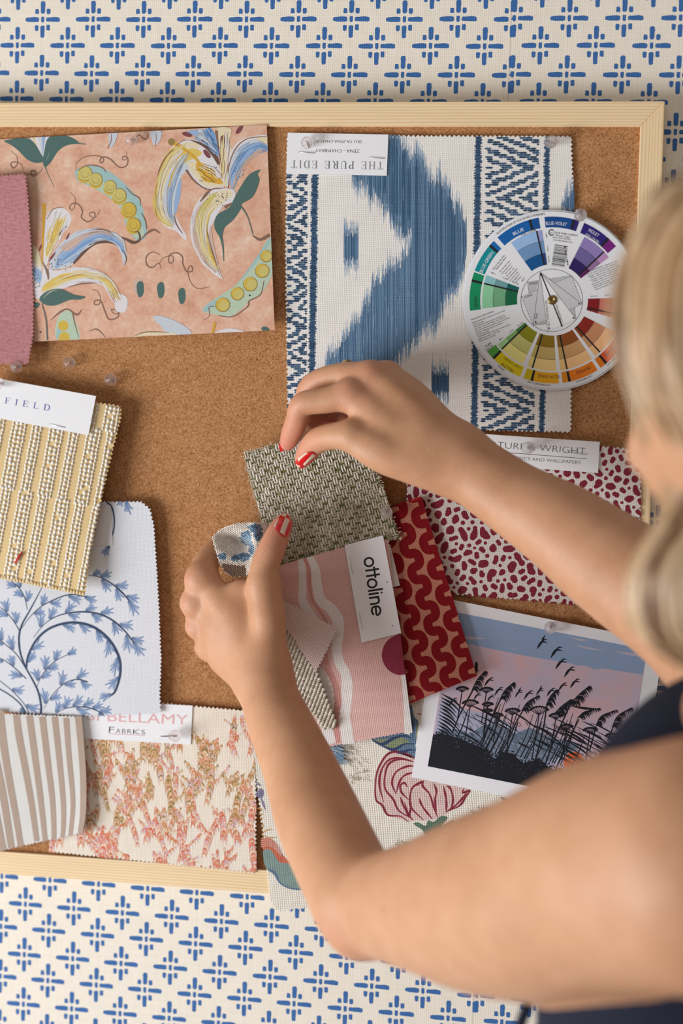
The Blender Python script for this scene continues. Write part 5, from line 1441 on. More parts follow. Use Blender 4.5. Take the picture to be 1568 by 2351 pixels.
olive()

# ------------------------------------------------------------------ pink wave linen with its tag
def pinkwave():
    T = lambda *p: C(3.2, 620, 1130, *p)
    q = [(636, 1298), (792, 1253), (893, 1236), (915, 1455), (928, 1567), (947, 1680), (765, 1714), (690, 1728)]
    o = zig(q, 8, 3)
    pk = fabric('pink_linen', (222, 180, 173), 1.35, 'plain', 0.17, 0.12, 0.8)
    wh = fabric('pale_linen', (232, 226, 222), 1.35, 'plain', 0.17, 0.12, 0.8)
    dp = fabric('rose_linen', (206, 150, 142), 1.35, 'plain', 0.24, 0.12, 0.8)
    be = fabric('berry_linen', (142, 54, 74), 1.35, 'plain', 0.36, 0.25, 0.8)
    d = tilt((640, 1300, .0318), (893, 1236, .0300), (947, 1680, .0250))
    s = Sheet('pink_wave_swatch', o, d, pk, 0.0006, -0.16, clip=[(636, 1296), (893, 1236), (947, 1682), (690, 1730)])
    st = lambda m_, w, l, *p: s.stroke(T(*p), np.array(w) / 3.2, m_, l, 8)
    st(wh, [46, 52, 60, 64, 60, 44], 1, (222, 470), (238, 600), (238, 700), (240, 800), (290, 890), (350, 960), (420, 1010))
    st(wh, [62, 70, 74, 84, 80, 70, 74, 92, 84, 88], 1, (280, 470), (330, 570), (345, 680), (372, 790), (450, 860), (498, 940), (500, 1040), (490, 1140), (505, 1240), (552, 1330), (565, 1420), (556, 1520), (545, 1640), (560, 1740), (575, 1850))
    st(dp, [24, 26, 24, 22, 18], 2, (245, 470), (285, 560), (290, 680), (310, 790), (370, 880), (420, 960))
    st(wh, [60, 90, 84, 78, 90], 1, (330, 1280), (400, 1380), (450, 1480), (440, 1600), (420, 1730), (450, 1850)); st(dp, [34, 40, 52, 46, 34], 2, (400, 1180), (430, 1300), (480, 1420), (500, 1540), (480, 1680), (500, 1840))
    s.disc(T((968, 1195))[0], 147 / 3.2, be, 2.4, 40, 150 / 3.2)
    st(wh, [46, 60, 70], 2.6, (985, 1340), (1010, 1550), (1022, 1780))
    root = s.build('pink linen swatch with white waves carrying a stapled card lettered ottoline', 'fabric swatch')
    dc = tilt((640, 1300, .0334), (893, 1236, .0320), (947, 1680, .0268))
    c = Sheet('label_card', T((548, 390), (830, 317), (963, 1035), (672, 1106)), dc, PAPER, 0.0006, parent=root)
    # lower-case lettering running down the card
    a = np.array(T((712, 480))[0]); e = np.array(T((775, 905))[0])
    ux = (e - a) / np.linalg.norm(e - a); up = np.array([ux[1], -ux[0]])
    a = np.array(T((690, 488))[0]); L_ = np.linalg.norm(np.array(T((752, 905))[0]) - a); ux = (np.array(T((752, 905))[0]) - a) / L_; up = np.array([ux[1], -ux[0]])
    xh = 20.0; sw = 4.4
    g = lambda pts: c.stroke([tuple(a + ux * x * L_ + up * y * xh) for x, y in pts], sw, INK, 2, 5, caps=True)
    line = lambda p, r: c.stroke([tuple(a + ux * p[0] * L_ + up * p[1] * xh), tuple(a + ux * r[0] * L_ + up * r[1] * xh)], sw, INK, 2.4, 2, True, True)
    def ring(x, w): g([(x + w / 2 + w / 2 * math.cos(q_), .5 + .5 * math.sin(q_)) for q_ in np.linspace(0, 2 * math.pi, 17)])
    ring(.0, .145); ring(.375, .145)
    line((.215, .02), (.215, 1.45)); line((.175, .98), (.255, .98)); line((.31, .02), (.31, 1.45)); line((.255, .98), (.35, .98))
    line((.57, 0), (.57, 1.55)); line((.63, 0), (.63, 1.0)); line((.63, 1.42), (.631, 1.43))
    line((.695, 0), (.695, 1.0)); g([(.695, .6), (.71, .9), (.75, 1.0), (.79, .9), (.805, .6)]); line((.805, .6), (.805, 0))
    g([(.855, .5), (1.0, .5), (.985, .85), (.93, 1.0), (.87, .86), (.855, .5), (.87, .14), (.93, 0), (.985, .12)])
    for p in ((860, 660), (898, 981)): c.disc(T(p)[0], 1.5, INK, 2, 8)
    co = c.build()
    staple(*T((585, 483), (606, 594)), 0.0338, co); staple(*T((656, 890), (680, 1004)), 0.0332, co)
pinkwave()

# ------------------------------------------------------------------ oatmeal bobble strip and sheer scrap
def oatmeal():
    T = lambda *p: C(3.2, 620, 1130, *p)
    q = T((70, 960), (160, 960), (330, 1285), (486, 1690), (456, 1742), (398, 1745), (200, 1480), (60, 1150))
    ground = fabric('oatmeal_ground', (178, 166, 148), 1.2, 'plain', 0.5, 0.2, 1.0)
    y = [fabric('oat_yarn_%d' % i, c, 0.8, 'rib', 0.25, 0.2, 0.7) for i, c in enumerate([(216, 208, 194), (202, 192, 178), (188, 178, 162)])]
    d = tilt((650, 1450, .0345), (700, 1450, .0345), (770, 1680, .0290))
    s = Sheet('oatmeal_bobble_swatch', zig(q, 8, 3), d, ground, 0.001, 0.3)
    u = np.array([.95, .30]); v = np.array([.36, .93]); O = np.array([640.0, 1420.0])
    rr = random.Random(6)
    for i in range(-12, 26):
        for j in range(0, 46):
            p = O + u * 8.6 * (i + (.5 if j % 2 else 0)) + v * 6.4 * j
            if not inside([p], q)[0]: continue
            bead(s, (p[0] + rr.uniform(-.5, .5), p[1]), 5.0 * rr.uniform(.85, 1.1), 3.7 * rr.uniform(.9, 1.15), -.5 + rr.uniform(-.15, .15), 0.0012, rr.choice(y), 7)
    s.build('oatmeal bobbly woven strip lying along the forearm over the pink wave linen', 'fabric swatch')
    q = T((60, 760), (125, 800), (430, 962), (516, 988), (492, 1030), (335, 1335), (190, 1110), (80, 960))
    m_ = fabric('sheer_linen', (226, 206, 198), 1.5, 'plain', 0.3, 0.15, 0.9, alpha=(.55, .95))
    d = tilt((650, 1390, .0368), (770, 1440, .0356), (720, 1540, .0352))
    Sheet('sheer_linen_swatch', zig(q, 9, 3.5), d, m_, 0.0004, 0.45).build('sheer pale pink linen scrap, smallest piece, tucked beside the wrist of the lower hand', 'fabric swatch')
oatmeal()

# ------------------------------------------------------------------ folded knit in the lower hand
def folded():
    T = lambda *p: C(7.127, 480, 1180, *p)
    o = T((62, 420), (75, 360), (180, 255), (330, 190), (500, 150), (700, 135), (880, 150), (960, 200), (900, 420), (780, 700), (700, 900), (620, 1000), (470, 1030), (300, 990), (190, 840), (150, 740), (110, 600))
    o = [tuple(p) for p in catmull(o, 4, True)]
    cx, cy = T((430, 440))[0]
    def d(x, y):
        r = ((x - cx) / 44.0) ** 2 + ((y - cy - 0.25 * (x - cx)) / 26.0) ** 2
        ro = np.sqrt(((x - 552) / 66.0) ** 2 + ((y - 1253) / 56.0) ** 2)
        lo_ = np.clip((y - 1282) / 14, 0, 1)
        return 0.0600 - 0.016 * np.exp(-r * 1.1) - 0.016 * (1 - lo_) * np.clip(ro - .55, 0, 1) ** 2 + 0.004 * np.exp(-((x - 585) / 12.0) ** 2)
    base = fabric('natural_knit', (218, 208, 196), 1.4, 'plain', 0.4, 0.2, 1.0)
    s = Sheet('folded_knit_swatch', o, d, base, 0.0014, 0.5, grid=6)
    y = [fabric('knit_yarn_%d' % i, c, 0.8, 'rib', 0.25, 0.2, 0.7) for i, c in enumerate([(230, 222, 212), (216, 206, 194)])]
    bl = [fabric('knit_blue_%d' % i, c, 0.8, 'rib', 0.3, 0.3, 0.8) for i, c in enumerate([(96, 132, 158), (72, 102, 130), (120, 152, 174)])]
    br = fabric('knit_brown', (126, 100, 84), 0.8, 'rib', 0.3, 0.3, 0.8)
    spots = [((600, 400), 95, 120), ((760, 230), 120, 75), ((800, 330), 70, 110), ((220, 690), 75, 55), ((440, 720), 70, 60), ((580, 700), 100, 70), ((690, 560), 45, 110)]
    rr = random.Random(3)
    u = np.array([.93, -.36]); v = np.array([.42, .9])
    for i in range(-30, 40):
        for j in range(-24, 30):
            p = np.array([545.0, 1250.0]) + u * 4.6 * (i + (.5 if j % 2 else 0)) + v * 4.0 * j
            if not inside([p], o)[0]: continue
            cp = ((p[0] - 480) * 7.127, (p[1] - 1180) * 7.127)
            m_ = rr.choice(y)
            if any(((cp[0] - c_[0]) / a) ** 2 + ((cp[1] - c_[1]) / b) ** 2 < 1 + rr.uniform(-.25, .15) for c_, a, b in spots): m_ = rr.choice(bl)
            if cp[1] > 830 + 60 * math.sin(cp[0] / 60) * .3 and 200 < cp[0] < 600: m_ = br
            bead(s, tuple(p), 2.9, 2.1, .5 + rr.uniform(-.2, .2), 0.0008, m_, 6)
    s.build('natural knit swatch with blue spots folded over inside the lower hand', 'fabric swatch')
folded()

# ------------------------------------------------------------------ clear ball pins
def pins():
    N = NT('clear_acrylic')
    N.base((1.0, 0.93, 0.92, 1), 0.03, 0.5)
    N.b.inputs['Transmission Weight'].default_value = 1.0
    N.b.inputs['IOR'].default_value = 1.46
    tr = N.n('ShaderNodeBsdfTransparent'); mx = N.n('ShaderNodeMixShader'); mx.inputs[0].default_value = 0.25
    tl = N.n('ShaderNodeBsdfTranslucent'); tl.inputs[0].default_value = (1, .95, .94, 1); m2 = N.n('ShaderNodeMixShader'); m2.inputs[0].default_value = 0.3
    N.t.links.new(N.b.outputs[0], m2.inputs[1]); N.t.links.new(tl.outputs[0], m2.inputs[2]); N.t.links.new(m2.outputs[0], mx.inputs[1]); N.t.links.new(tr.outputs[0], mx.inputs[2]); N.t.links.new(mx.outputs[0], N.o.inputs[0])
    G = N.m
    def lathe(name, prof, m_, parent, n=28):
        V, F = [], []
        for r, y in prof:
            for k in range(n): V.append((r * math.cos(k * 2 * math.pi / n), y, r * math.sin(k * 2 * math.pi / n)))
        for i in range(len(prof) - 1):
            for k in range(n): F.append([i * n + k, i * n + (k + 1) % n, (i + 1) * n + (k + 1) % n, (i + 1) * n + k])
        o = mesh_obj(name, V, F, [m_], smooth=True, parent=parent, origin=(0, 0, 0))
        o.location = (0, 0, 0)
        bm = bmesh.new(); bm.from_mesh(o.data); bmesh.ops.remove_doubles(bm, verts=bm.verts, dist=1e-6); bmesh.ops.recalc_face_normals(bm, faces=bm.faces); bm.to_mesh(o.data); bm.free()
        return o
    root = bpy.data.objects.new('push_pin', None); COL.objects.link(root)
    R = 0.0044
    prof = [(0.0, -0.0094)] + [(R * math.sin(a), -0.0050 - R * math.cos(a)) for a in np.linspace(.12, 2.55, 16)] + [(0.0021, -0.0004), (0.0019, 0.0), (0.0, 0.0)]
    lathe('ball_head', prof, G, root)
    lathe('needle', [(0.0, -0.0062), (0.0007, -0.006), (0.0005, 0.006), (0.0001, 0.010), (0, 0.0102)], STEEL, root, 10)
    spots = [((301, 319), .0178, (0.1, 0), 'clear ball pin through the top edge of the lily wallpaper'),
             ((704, 333), .0186, (-.35, .05), 'clear ball pin through the upside-down white card'),
             ((1265, 326), .0182, (0, 0), 'clear ball pin in the top right corner of the ikat swatch'),
             ((1331, 489), .0212, (.25, .1), 'clear ball pin at the top of the colour wheel'),
             ((37, 842), .0205, (0, 0), 'clear ball pin half under the bottom of the rose swatch'),
             ((157, 833), .0152, (0, .1), 'clear ball pin in bare cork just right of the rose swatch'),
             ((255, 870), .0152, (.1, -.1), 'clear ball pin in bare cork above the gold woven swatch corner'),
             ((-4, 881), .0290, (0, 0), 'clear ball pin cut off by the left edge, on the blue lettered card'),
             ((1212, 1028), .0210, (0, 0), 'clear ball pin through the leopard swatch name card'),
             ((890, 1172), .0292, (.3, -.2), 'clear ball pin at the right edge of the olive basket weave'),
             ((1264, 1441), .0206, (0, 0), 'clear ball pin at the top border of the reeds art print'),
             ((372, 1687), .0207, (-.1, -1.25), 'clear ball pin tilted sideways with its needle showing on the fabrics card'),
             ((690, 1022), .0290, (.2, .3), 'clear ball pin pinched between thumb and forefinger of the upper hand')]
    for i, ((px, py), d, (ax, az), lab) in enumerate(spots):
        r = root if i == 0 else root.copy()
        if i:
            COL.objects.link(r)
            for ch in list(root.children):
                c = ch.copy(); COL.objects.link(c); c.parent = r
        top = at(px, py, d + 0.005)
        p = top + np.array([0, 0.005, 0])
        r.location = Vector(p) if az > -1 else Vector(at(px, py, d + 0.0046)) + Vector((0.0052, 0, -0.0006))
        r.rotation_euler = (ax, 0, az)
        if az < -1: r.rotation_euler = (-.12, 0.16, 1.45)
        tag(r, lab, 'push pin', 'clear ball pins on the cork board')
pins()
# ================================================================== the person at the board
def chain(pts, n=6, flat=1.0):
    """limb through (px, py, depth, radius px) -> dense round cones (metres)"""
    P = np.array(pts, float)
    A = at(P[:, 0], P[:, 1], P[:, 2])
    r = P[:, 3] * scale_at(P[:, 2])
    Q = catmull(np.concatenate([A, r[:, None]], 1), n) if len(P) > 2 else np.array([np.append(A[0], r[0]), np.append(A[-1], r[-1])])
    return (Q, flat)

def chain_sdf(ch, p, cut):
    Q, flat = ch
    d = np.full(len(p), 9.0, np.float32)
    for i in range(len(Q) - 1):
        a, b = Q[i], Q[i + 1]
        ba = b[:3] - a[:3]; pa = p - a[:3]
        L2 = float(ba @ ba) + 1e-12
        t = np.clip(pa @ ba / L2, 0, 1)
        e = pa - t[:, None] * ba
        if flat != 1.0: e = e * np.array([1, 1 / flat, 1], np.float32)
        d = np.minimum(d, np.sqrt((e * e).sum(1)) - (a[3] + t * (b[3] - a[3])))
    return d
def smin(a, b, k):
    h = np.clip(0.5 + 0.5 * (b - a) / k, 0, 1)
    return b + (a - b) * h - k * h * (1 - h)
def smin_list(L, k):
    r = L[0]
    for x in L[1:]: r = smin(r, x, k)
    return r

def nets(fn, X, Y, Z, bound):
    """surface nets of fn(points) on a rectilinear grid; bound(points) is a cheap distance estimate"""
    nx, ny, nz = len(X), len(Y), len(Z)
    F = np.full((nx, ny, nz), 1.0, np.float32)
    B = 16
    for i in range(0, nx, B):
        for j in range(0, ny, B):
            for k in range(0, nz, B):
                x, y, z = X[i:i + B], Y[j:j + B], Z[k:k + B]
                c = np.array([[(x[0] + x[-1]) / 2, (y[0] + y[-1]) / 2, (z[0] + z[-1]) / 2]])
                hd = 0.5 * math.sqrt((x[-1] - x[0]) ** 2 + (y[-1] - y[0]) ** 2 + (z[-1] - z[0]) ** 2)
                b = bound(c)[0]
                if b > hd + 0.022: continue
                g = np.stack(np.meshgrid(x, y, z, indexing='ij'), -1).reshape(-1, 3)
                F[i:i + B, j:j + B, k:k + B] = fn(g).reshape(len(x), len(y), len(z))
    S_ = F < 0
    cs = np.zeros((nx - 1, ny - 1, nz - 1), np.int8)
    for a in (0, 1):
        for b in (0, 1):
            for c in (0, 1): cs += S_[a:nx - 1 + a, b:ny - 1 + b, c:nz - 1 + c]
    I, J, K = np.nonzero((cs > 0) & (cs < 8))
    idx = np.full(cs.shape, -1, np.int32); idx[I, J, K] = np.arange(len(I))
    acc = np.zeros((len(I), 3)); cnt = np.zeros(len(I))
    G = (X, Y, Z)
    corners = [(a, b, c) for a in (0, 1) for b in (0, 1) for c in (0, 1)]
    for c0 in corners:
        for ax in range(3):
            if c0[ax]: continue
            c1 = list(c0); c1[ax] = 1
            f0 = F[I + c0[0], J + c0[1], K + c0[2]]; f1 = F[I + c1[0], J + c1[1], K + c1[2]]
            m_ = (f0 < 0) != (f1 < 0)
            t = np.where(m_, f0 / np.where(m_, f0 - f1, 1), 0)
            p0 = np.stack([X[I + c0[0]], Y[J + c0[1]], Z[K + c0[2]]], 1); p1 = np.stack([X[I + c1[0]], Y[J + c1[1]], Z[K + c1[2]]], 1)
            acc += np.where(m_[:, None], p0 + (p1 - p0) * t[:, None], 0); cnt += m_
    V = acc / cnt[:, None]
    faces = []
    for ax in range(3):
        sl0 = [slice(1, n - 1) for n in (nx, ny, nz)]; sl1 = list(sl0)
        sl0[ax] = slice(0, (nx, ny, nz)[ax] - 1); sl1[ax] = slice(1, (nx, ny, nz)[ax])
        a = S_[tuple(sl0)]; b = S_[tuple(sl1)]
        ch = np.argwhere(a != b)
        fl = a[tuple(ch.T)]
        o = np.array([1, 1, 1]); o[ax] = 0; ch = ch + o
        u, v = (ax + 1) % 3, (ax + 2) % 3
        def at_(du, dv):
            q = ch.copy(); q[:, u] -= du; q[:, v] -= dv
            return idx[q[:, 0], q[:, 1], q[:, 2]]
        q = np.stack([at_(1, 1), at_(0, 1), at_(0, 0), at_(1, 0)], 1)
        q[~fl] = q[~fl][:, ::-1]
        faces.append(q)
    Fq = np.concatenate(faces)
    Fq = Fq[(Fq >= 0).all(1)]
    E_ = np.concatenate([Fq[:, [0, 1]], Fq[:, [1, 2]], Fq[:, [2, 3]], Fq[:, [3, 0]]])
    deg = np.bincount(E_.ravel(), minlength=len(V)).astype(float)
    for it in range(3):
        s_ = np.zeros_like(V)
        for c in range(3):
            s_[:, c] = np.bincount(E_[:, 0], V[E_[:, 1], c], len(V)) + np.bincount(E_[:, 1], V[E_[:, 0], c], len(V))
        V = V + 0.5 * (s_ / np.maximum(deg, 1)[:, None] - V)
    return V, Fq

def person():
    root = bpy.data.objects.new('person', None); COL.objects.link(root)
    root.location = Vector(at(1700.0, 2900.0, 0.32))
    tag(root, 'blonde person in a navy sleeveless top arranging swatches with both hands', 'person')
    # --- bones
    larm = [chain([(1640, 1985, .43, 300), (1500, 1997, .40, 283), (1400, 2010, .37, 274), (1250, 2057, .33, 245), (1120, 2075, .29, 212), (1000, 2080, .255, 165), (900, 2080, .225, 130), (845, 2078, .21, 112)]),
            chain([(845, 2078, .21, 112), (820, 2062, .208, 112), (783, 1990, .185, 110), (732, 1880, .155, 105), (690, 1770, .125, 90), (642, 1660, .10, 78), (610, 1575, .084, 65), (600, 1520, .078, 60)], flat=.88),
            chain([(822, 2148, .215, 48), (838, 2120, .215, 60)])]
    lpalm = [chain([(606, 1560, .080, 62), (590, 1500, .075, 52), (535, 1418, .068, 47), (490, 1362, .061, 38), (464, 1332, .059, 41)], flat=.8),
             chain([(600, 1550, .078, 58), (575, 1505, .074, 50), (515, 1448, .066, 43), (476, 1406, .059, 33), (452, 1384, .057, 38.5)], flat=.8),
             chain([(590, 1550, .075, 56), (560, 1520, .071, 46), (508, 1480, .062, 40), (478, 1452, .055, 30), (460, 1436, .053, 34.5)], flat=.85),
             chain([(585, 1555, .073, 54), (555, 1540, .069, 46), (515, 1514, .060, 38), (494, 1498, .053, 28), (481, 1488, .051, 31)], flat=.85),
             chain([(612, 1540, .082, 50), (616, 1480, .081, 40), (616, 1420, .078, 42), (605, 1345, .074, 39)]),
             chain([(560, 1440, .068, 54), (556, 1372, .064, 44)], flat=.7)]
    lfing = [chain([(605, 1345, .074, 38), (608, 1302, .073, 34), (622, 1264, .071, 32.5), (638, 1228, .066, 29), (650, 1203, .060, 23)]),
             chain([(464, 1332, .058, 37), (476, 1288, .046, 31), (508, 1250, .034, 27), (550, 1238, .030, 24), (590, 1255, .030, 21), (606, 1285, .032, 18)]),
             chain([(452, 1384, .056, 35), (440, 1386, .040, 29), (455, 1392, .029, 25), (505, 1396, .028, 22), (540, 1402, .031, 19)]),
             chain([(460, 1436, .052, 31), (450, 1438, .037, 27), (466, 1441, .028, 23), (512, 1441, .028, 19)]),
             chain([(481, 1488, .050, 28), (468, 1486, .037, 24), (482, 1484, .028, 20), (518, 1476, .028, 17)])]
    rarm = [chain([(1830, 1760, .27, 190), (1740, 1580, .19, 168), (1640, 1470, .14, 150), (1560, 1400, .125, 140), (1398, 1292, .105, 121), (1294, 1215, .093, 105), (1188, 1150, .083, 88), (1100, 1090, .078, 81), (1040, 1052, .076, 77), (985, 1030, .077, 74)], flat=.88)]
    rpalm = [chain([(1040, 1050, .077, 70), (985, 1035, .080, 60), (900, 985, .080, 56), (806, 906, .075, 37)], flat=.8),
             chain([(1040, 1040, .076, 66), (1000, 1010, .078, 58), (925, 935, .075, 52), (852, 866, .069, 38)], flat=.8),
             chain([(1045, 1035, .072, 60), (1010, 1000, .072, 54), (950, 922, .066, 46), (888, 862, .059, 33)], flat=.85),
             chain([(1050, 1040, .067, 56), (1020, 1005, .064, 50), (978, 950, .056, 44), (930, 890, .049, 29)], flat=.85),
             chain([(1020, 1080, .080, 52), (960, 1062, .085, 52), (900, 1045, .087, 51), (855, 1026, .087, 46), (806, 1000, .085, 35)], flat=.85)]
    rfing = [chain([(806, 1000, .085, 35), (768, 1001, .080, 32), (730, 1011, .070, 30), (707, 1036, .060, 26), (695, 1055, .053, 19)]),
             chain([(806, 906, .075, 36), (748, 919, .074, 31), (696, 928, .071, 29), (682, 965, .064, 27.5), (668, 1000, .055, 24.5), (660, 1019, .049, 18)]),
             chain([(852, 866, .069, 36), (780, 862, .062, 30), (717, 883, .054, 27), (700, 925, .046, 24), (716, 962, .041, 22), (752, 976, .042, 20)]),
             chain([(888, 862, .059, 31), (830, 857, .050, 27.5), (770, 862, .042, 24), (738, 888, .037, 23), (742, 930, .034, 22), (772, 962, .036, 20), (800, 966, .040, 20)]),
             chain([(930, 890, .049, 28), (880, 892, .040, 24), (822, 902, .034, 21), (800, 932, .033, 20), (816, 962, .038, 20)])]
    torso = [chain([(1745, 1740, .31, 140), (1705, 1880, .30, 325), (1670, 2100, .30, 395), (1680, 2400, .31, 428), (1700, 2900, .32, 440)], flat=.95),
             chain([(1755, 1740, .30, 140), (1800, 1810, .27, 200), (1850, 1840, .26, 190)]),
             chain([(1765, 1660, .33, 150), (1770, 1400, .375, 118), (1775, 1250, .39, 118)])]
    head = [chain([(1800, 760, .43, 335), (1785, 930, .41, 320), (1750, 1090, .38, 235), (1700, 1160, .355, 150)]),
            chain([(1505, 960, .335, 46), (1475, 1020, .325, 36), (1470, 1040, .322, 34)]), chain([(1530, 1105, .325, 40), (1560, 1112, .315, 40)]),
            chain([(1790, 920, .50, 52), (1800, 990, .492, 44)], flat=.5)]
    A_all = larm + lpalm + lfing + rarm + rpalm + rfing + torso + head
    C_ = np.concatenate([c[0] for c in A_all])
    def bound(c): return np.array([np.min(np.linalg.norm(C_[:, :3] - c[0], axis=1) - C_[:, 3])])
    def hand(p, palm, fing, k1=.006, k2=.005):
        P_ = smin_list([chain_sdf(c, p, 0) for c in palm], k1)
        r = P_
        for i, c in enumerate(fing):
            d = chain_sdf(c, p, 0)
            r = np.minimum(r, smin(P_, d, k2))
        return r
    def fn(p):
        p = p.astype(np.float32)
        near = lambda Ls: np.min([np.min(np.linalg.norm(c[0][:, :3] - p.mean(0), axis=1) - c[0][:, 3]) for c in Ls]) < 0.09
        out = np.full(len(p), 9.0, np.float32)
        if near(torso + larm):
            t = smin_list([chain_sdf(c, p, 0) for c in torso], .03)
            la = smin_list([chain_sdf(c, p, 0) for c in larm], .012)
            out = smin(t, la, .014)
        if near(rarm):
            out = smin(out, chain_sdf(rarm[0], p, 0), .012)
        if near(lpalm + lfing): out = smin(out, hand(p, lpalm, lfing), .012)
        if near(rpalm + rfing): out = smin(out, hand(p, rpalm, rfing), .012)
        if near(head): out = smin(out, smin_list([chain_sdf(c, p, 0) for c in head], .02), .02)
        return out
    fine, mid, co = 0.00125, 0.0028, 0.006
    def axis(lo, hi, f0, f1, m1):
        a = list(np.arange(lo, f0, co)) if lo < f0 else []
        a += list(np.arange(f0, f1, fine)) + list(np.arange(f1, m1, mid)) + list(np.arange(m1, hi, co))
        return np.array(a)
    X = axis(0.1, 0.75, 0.105, 0.315, 0.47)
    zt = lambda py: float(at(784.0, float(py), .06)[2])
    Z = np.array(list(np.arange(-0.12, zt(2330), co)) + list(np.arange(zt(2330), zt(1620), mid)) + list(np.arange(zt(1620), zt(795), fine)) + list(np.arange(zt(795), zt(300), co)))
    Y = np.array(list(np.arange(-0.56, -0.29, co)) + list(np.arange(-0.29, -0.105, mid)) + list(np.arange(-0.105, -0.014, fine)) + [-.0125])
    V, F = nets(fn, X, Y, Z, bound)
    # --- skin
    N = NT('skin')
    at_ = N.n('ShaderNodeAttribute', attribute_name='flush').outputs['Fac']
    co_ = N.n('ShaderNodeTexCoord').outputs['Object']
    n1 = N.noise(co_, 60, 4, .6); n2 = N.noise(co_, 900, 3, .6); n3 = N.noise(co_, 14, 2)
    basec = N.ramp(N.mth('ADD', N.mth('MULTIPLY', n1, .6), N.mth('MULTIPLY', n3, .4)), [(.3, (190, 138, 103)), (.5, (200, 148, 112)), (.7, (208, 158, 123))])
    col = N.mix(at_, basec, lin((214, 130, 116)))
    vf = N.n('ShaderNodeTexVoronoi'); N.put(vf.inputs['Vector'], co_); vf.inputs['Scale'].default_value = 26
    mole = N.mth('MULTIPLY', N.mth('LESS_THAN', vf.outputs['Distance'], .045), N.mth('GREATER_THAN', N.sep(vf.outputs['Color'])[0], .45))
    col = N.mix(N.mth('MULTIPLY', mole, .45), col, lin((120, 70, 50)))
    N.base(N.scl(col, N.mth('MULTIPLY_ADD', n2, .12, .94)), .47, .38)
    N.b.inputs['Subsurface Weight'].default_value = .12
    N.b.inputs['Subsurface Radius'].default_value = (.006, .0022, .0012)
    N.b.inputs['Subsurface Scale'].default_value = .6
    vo = N.n('ShaderNodeTexVoronoi'); N.put(vo.inputs['Vector'], co_); vo.inputs['Scale'].default_value = 1500
    hgt = N.mth('ADD', vo.outputs['Distance'], N.mth('MULTIPLY', n2, .8))
    geo = N.n('ShaderNodeNewGeometry').outputs['Position']
    for c0_, c1_, rad, per_ in ((at(616., 1250., .083), at(606., 1290., .083), .011, .0021), (at(730., 1006., .08), at(762., 1000., .088), .010, .0021), (at(700., 935., .08), at(730., 925., .082), .009, .0024), (at(790., 905., .088), at(815., 925., .088), .010, .0028), (at(646., 1420., .088), at(640., 1450., .09), .011, .0022)):
        ax_ = (c1_ - c0_) / np.linalg.norm(c1_ - c0_)
        df = N.n('ShaderNodeVectorMath', operation='SUBTRACT'); N.put(df.inputs[0], geo); df.inputs[1].default_value = tuple(c0_)
        dt = N.n('ShaderNodeVectorMath', operation='DOT_PRODUCT'); N.put(dt.inputs[0], df.outputs[0]); dt.inputs[1].default_value = tuple(ax_)
        ln_ = N.n('ShaderNodeVectorMath', operation='LENGTH'); N.put(ln_.inputs[0], df.outputs[0])
        mk = N.n('ShaderNodeMapRange', ln_.outputs['Value'], 0.0, rad, 1.0, 0.0).outputs[0]
        wv = N.mth('POWER', N.mth('ABSOLUTE', N.mth('SINE', N.mth('ADD', N.mth('MULTIPLY', dt.outputs['Value'], math.pi / per_), N.mth('MULTIPLY', N.noise(co_, 220, 3), 5.0)))), .35)
        hgt = N.mth('ADD', hgt, N.mth('MULTIPLY', N.mth('MULTIPLY', wv, mk), 2.2))
    N.bump(hgt, .3, .0004)
    body = mesh_obj('body', V, F.tolist(), [N.m], smooth=True, parent=root)
    fl = np.zeros(len(V))
    for ch, k in [(c, i) for i, c in enumerate(lfing + rfing)]:
        Q = ch[0]; n = len(Q)
        for q in range(n):
            w_ = max(0, (q / n - .25)) * .95
            dd = np.linalg.norm(V - Q[q, :3], axis=1) - Q[q, 3]
            fl = np.maximum(fl, w_ * np.clip(1 - dd / .004, 0, 1))
    for px, py, d, r in ((806, 890, .085, 34), (852, 845, .075, 26), (440, 1322, .06, 26), (430, 1380, .058, 24), (440, 1436, .055, 22), (822, 2170, .22, 60)):
        fl = np.maximum(fl, .22 * np.clip(1.3 - np.linalg.norm(V - at(px, py, d), axis=1) / (r * 1.6 * .0003), 0, 1))
    a_ = body.data.attributes.new('flush', 'FLOAT', 'POINT'); a_.data.foreach_set('value', np.clip(fl, 0, .8).astype(np.float32))
    # --- nails and ring
    from mathutils.bvhtree import BVHTree
    bv = BVHTree.FromPolygons([tuple(v) for v in V], F.tolist())
    o_ = w3(CAM)
    def surf(lift, fall, lim):
        def f(x, y):
            x = np.asarray(x, float); y = np.asarray(y, float)
            out = np.full(x.shape, fall)
            for i in np.ndindex(x.shape):
                dr = Vector(at(x[i], y[i], .05)) - o_
                h = bv.ray_cast(o_, dr.normalized())
                if h[0] is not None and -h[0].y > lim: out[i] = -h[0].y
            return out + lift
        def g(x, y):
            if not K:
                gx, gy = np.meshgrid(np.linspace(np.min(x), np.max(x), 14), np.linspace(np.min(y), np.max(y), 14))
                gx, gy = gx.ravel(), gy.ravel(); d = f(gx, gy)
                ok_ = (d > lim + lift) & (np.abs(d - np.median(d)) < .008)
                K.append((np.mean(gx), np.mean(gy))); X_, Y_ = gx[ok_] - K[0][0], gy[ok_] - K[0][1]
                K.append(np.linalg.lstsq(np.stack([np.ones_like(X_), X_, Y_, X_ * X_, X_ * Y_, Y_ * Y_], 1), d[ok_], rcond=None)[0])
            X_, Y_ = np.asarray(x, float) - K[0][0], np.asarray(y, float) - K[0][1]; k = K[1]
            return k[0] + k[1] * X_ + k[2] * Y_ + k[3] * X_ * X_ + k[4] * X_ * Y_ + k[5] * Y_ * Y_
        K = []
        return g
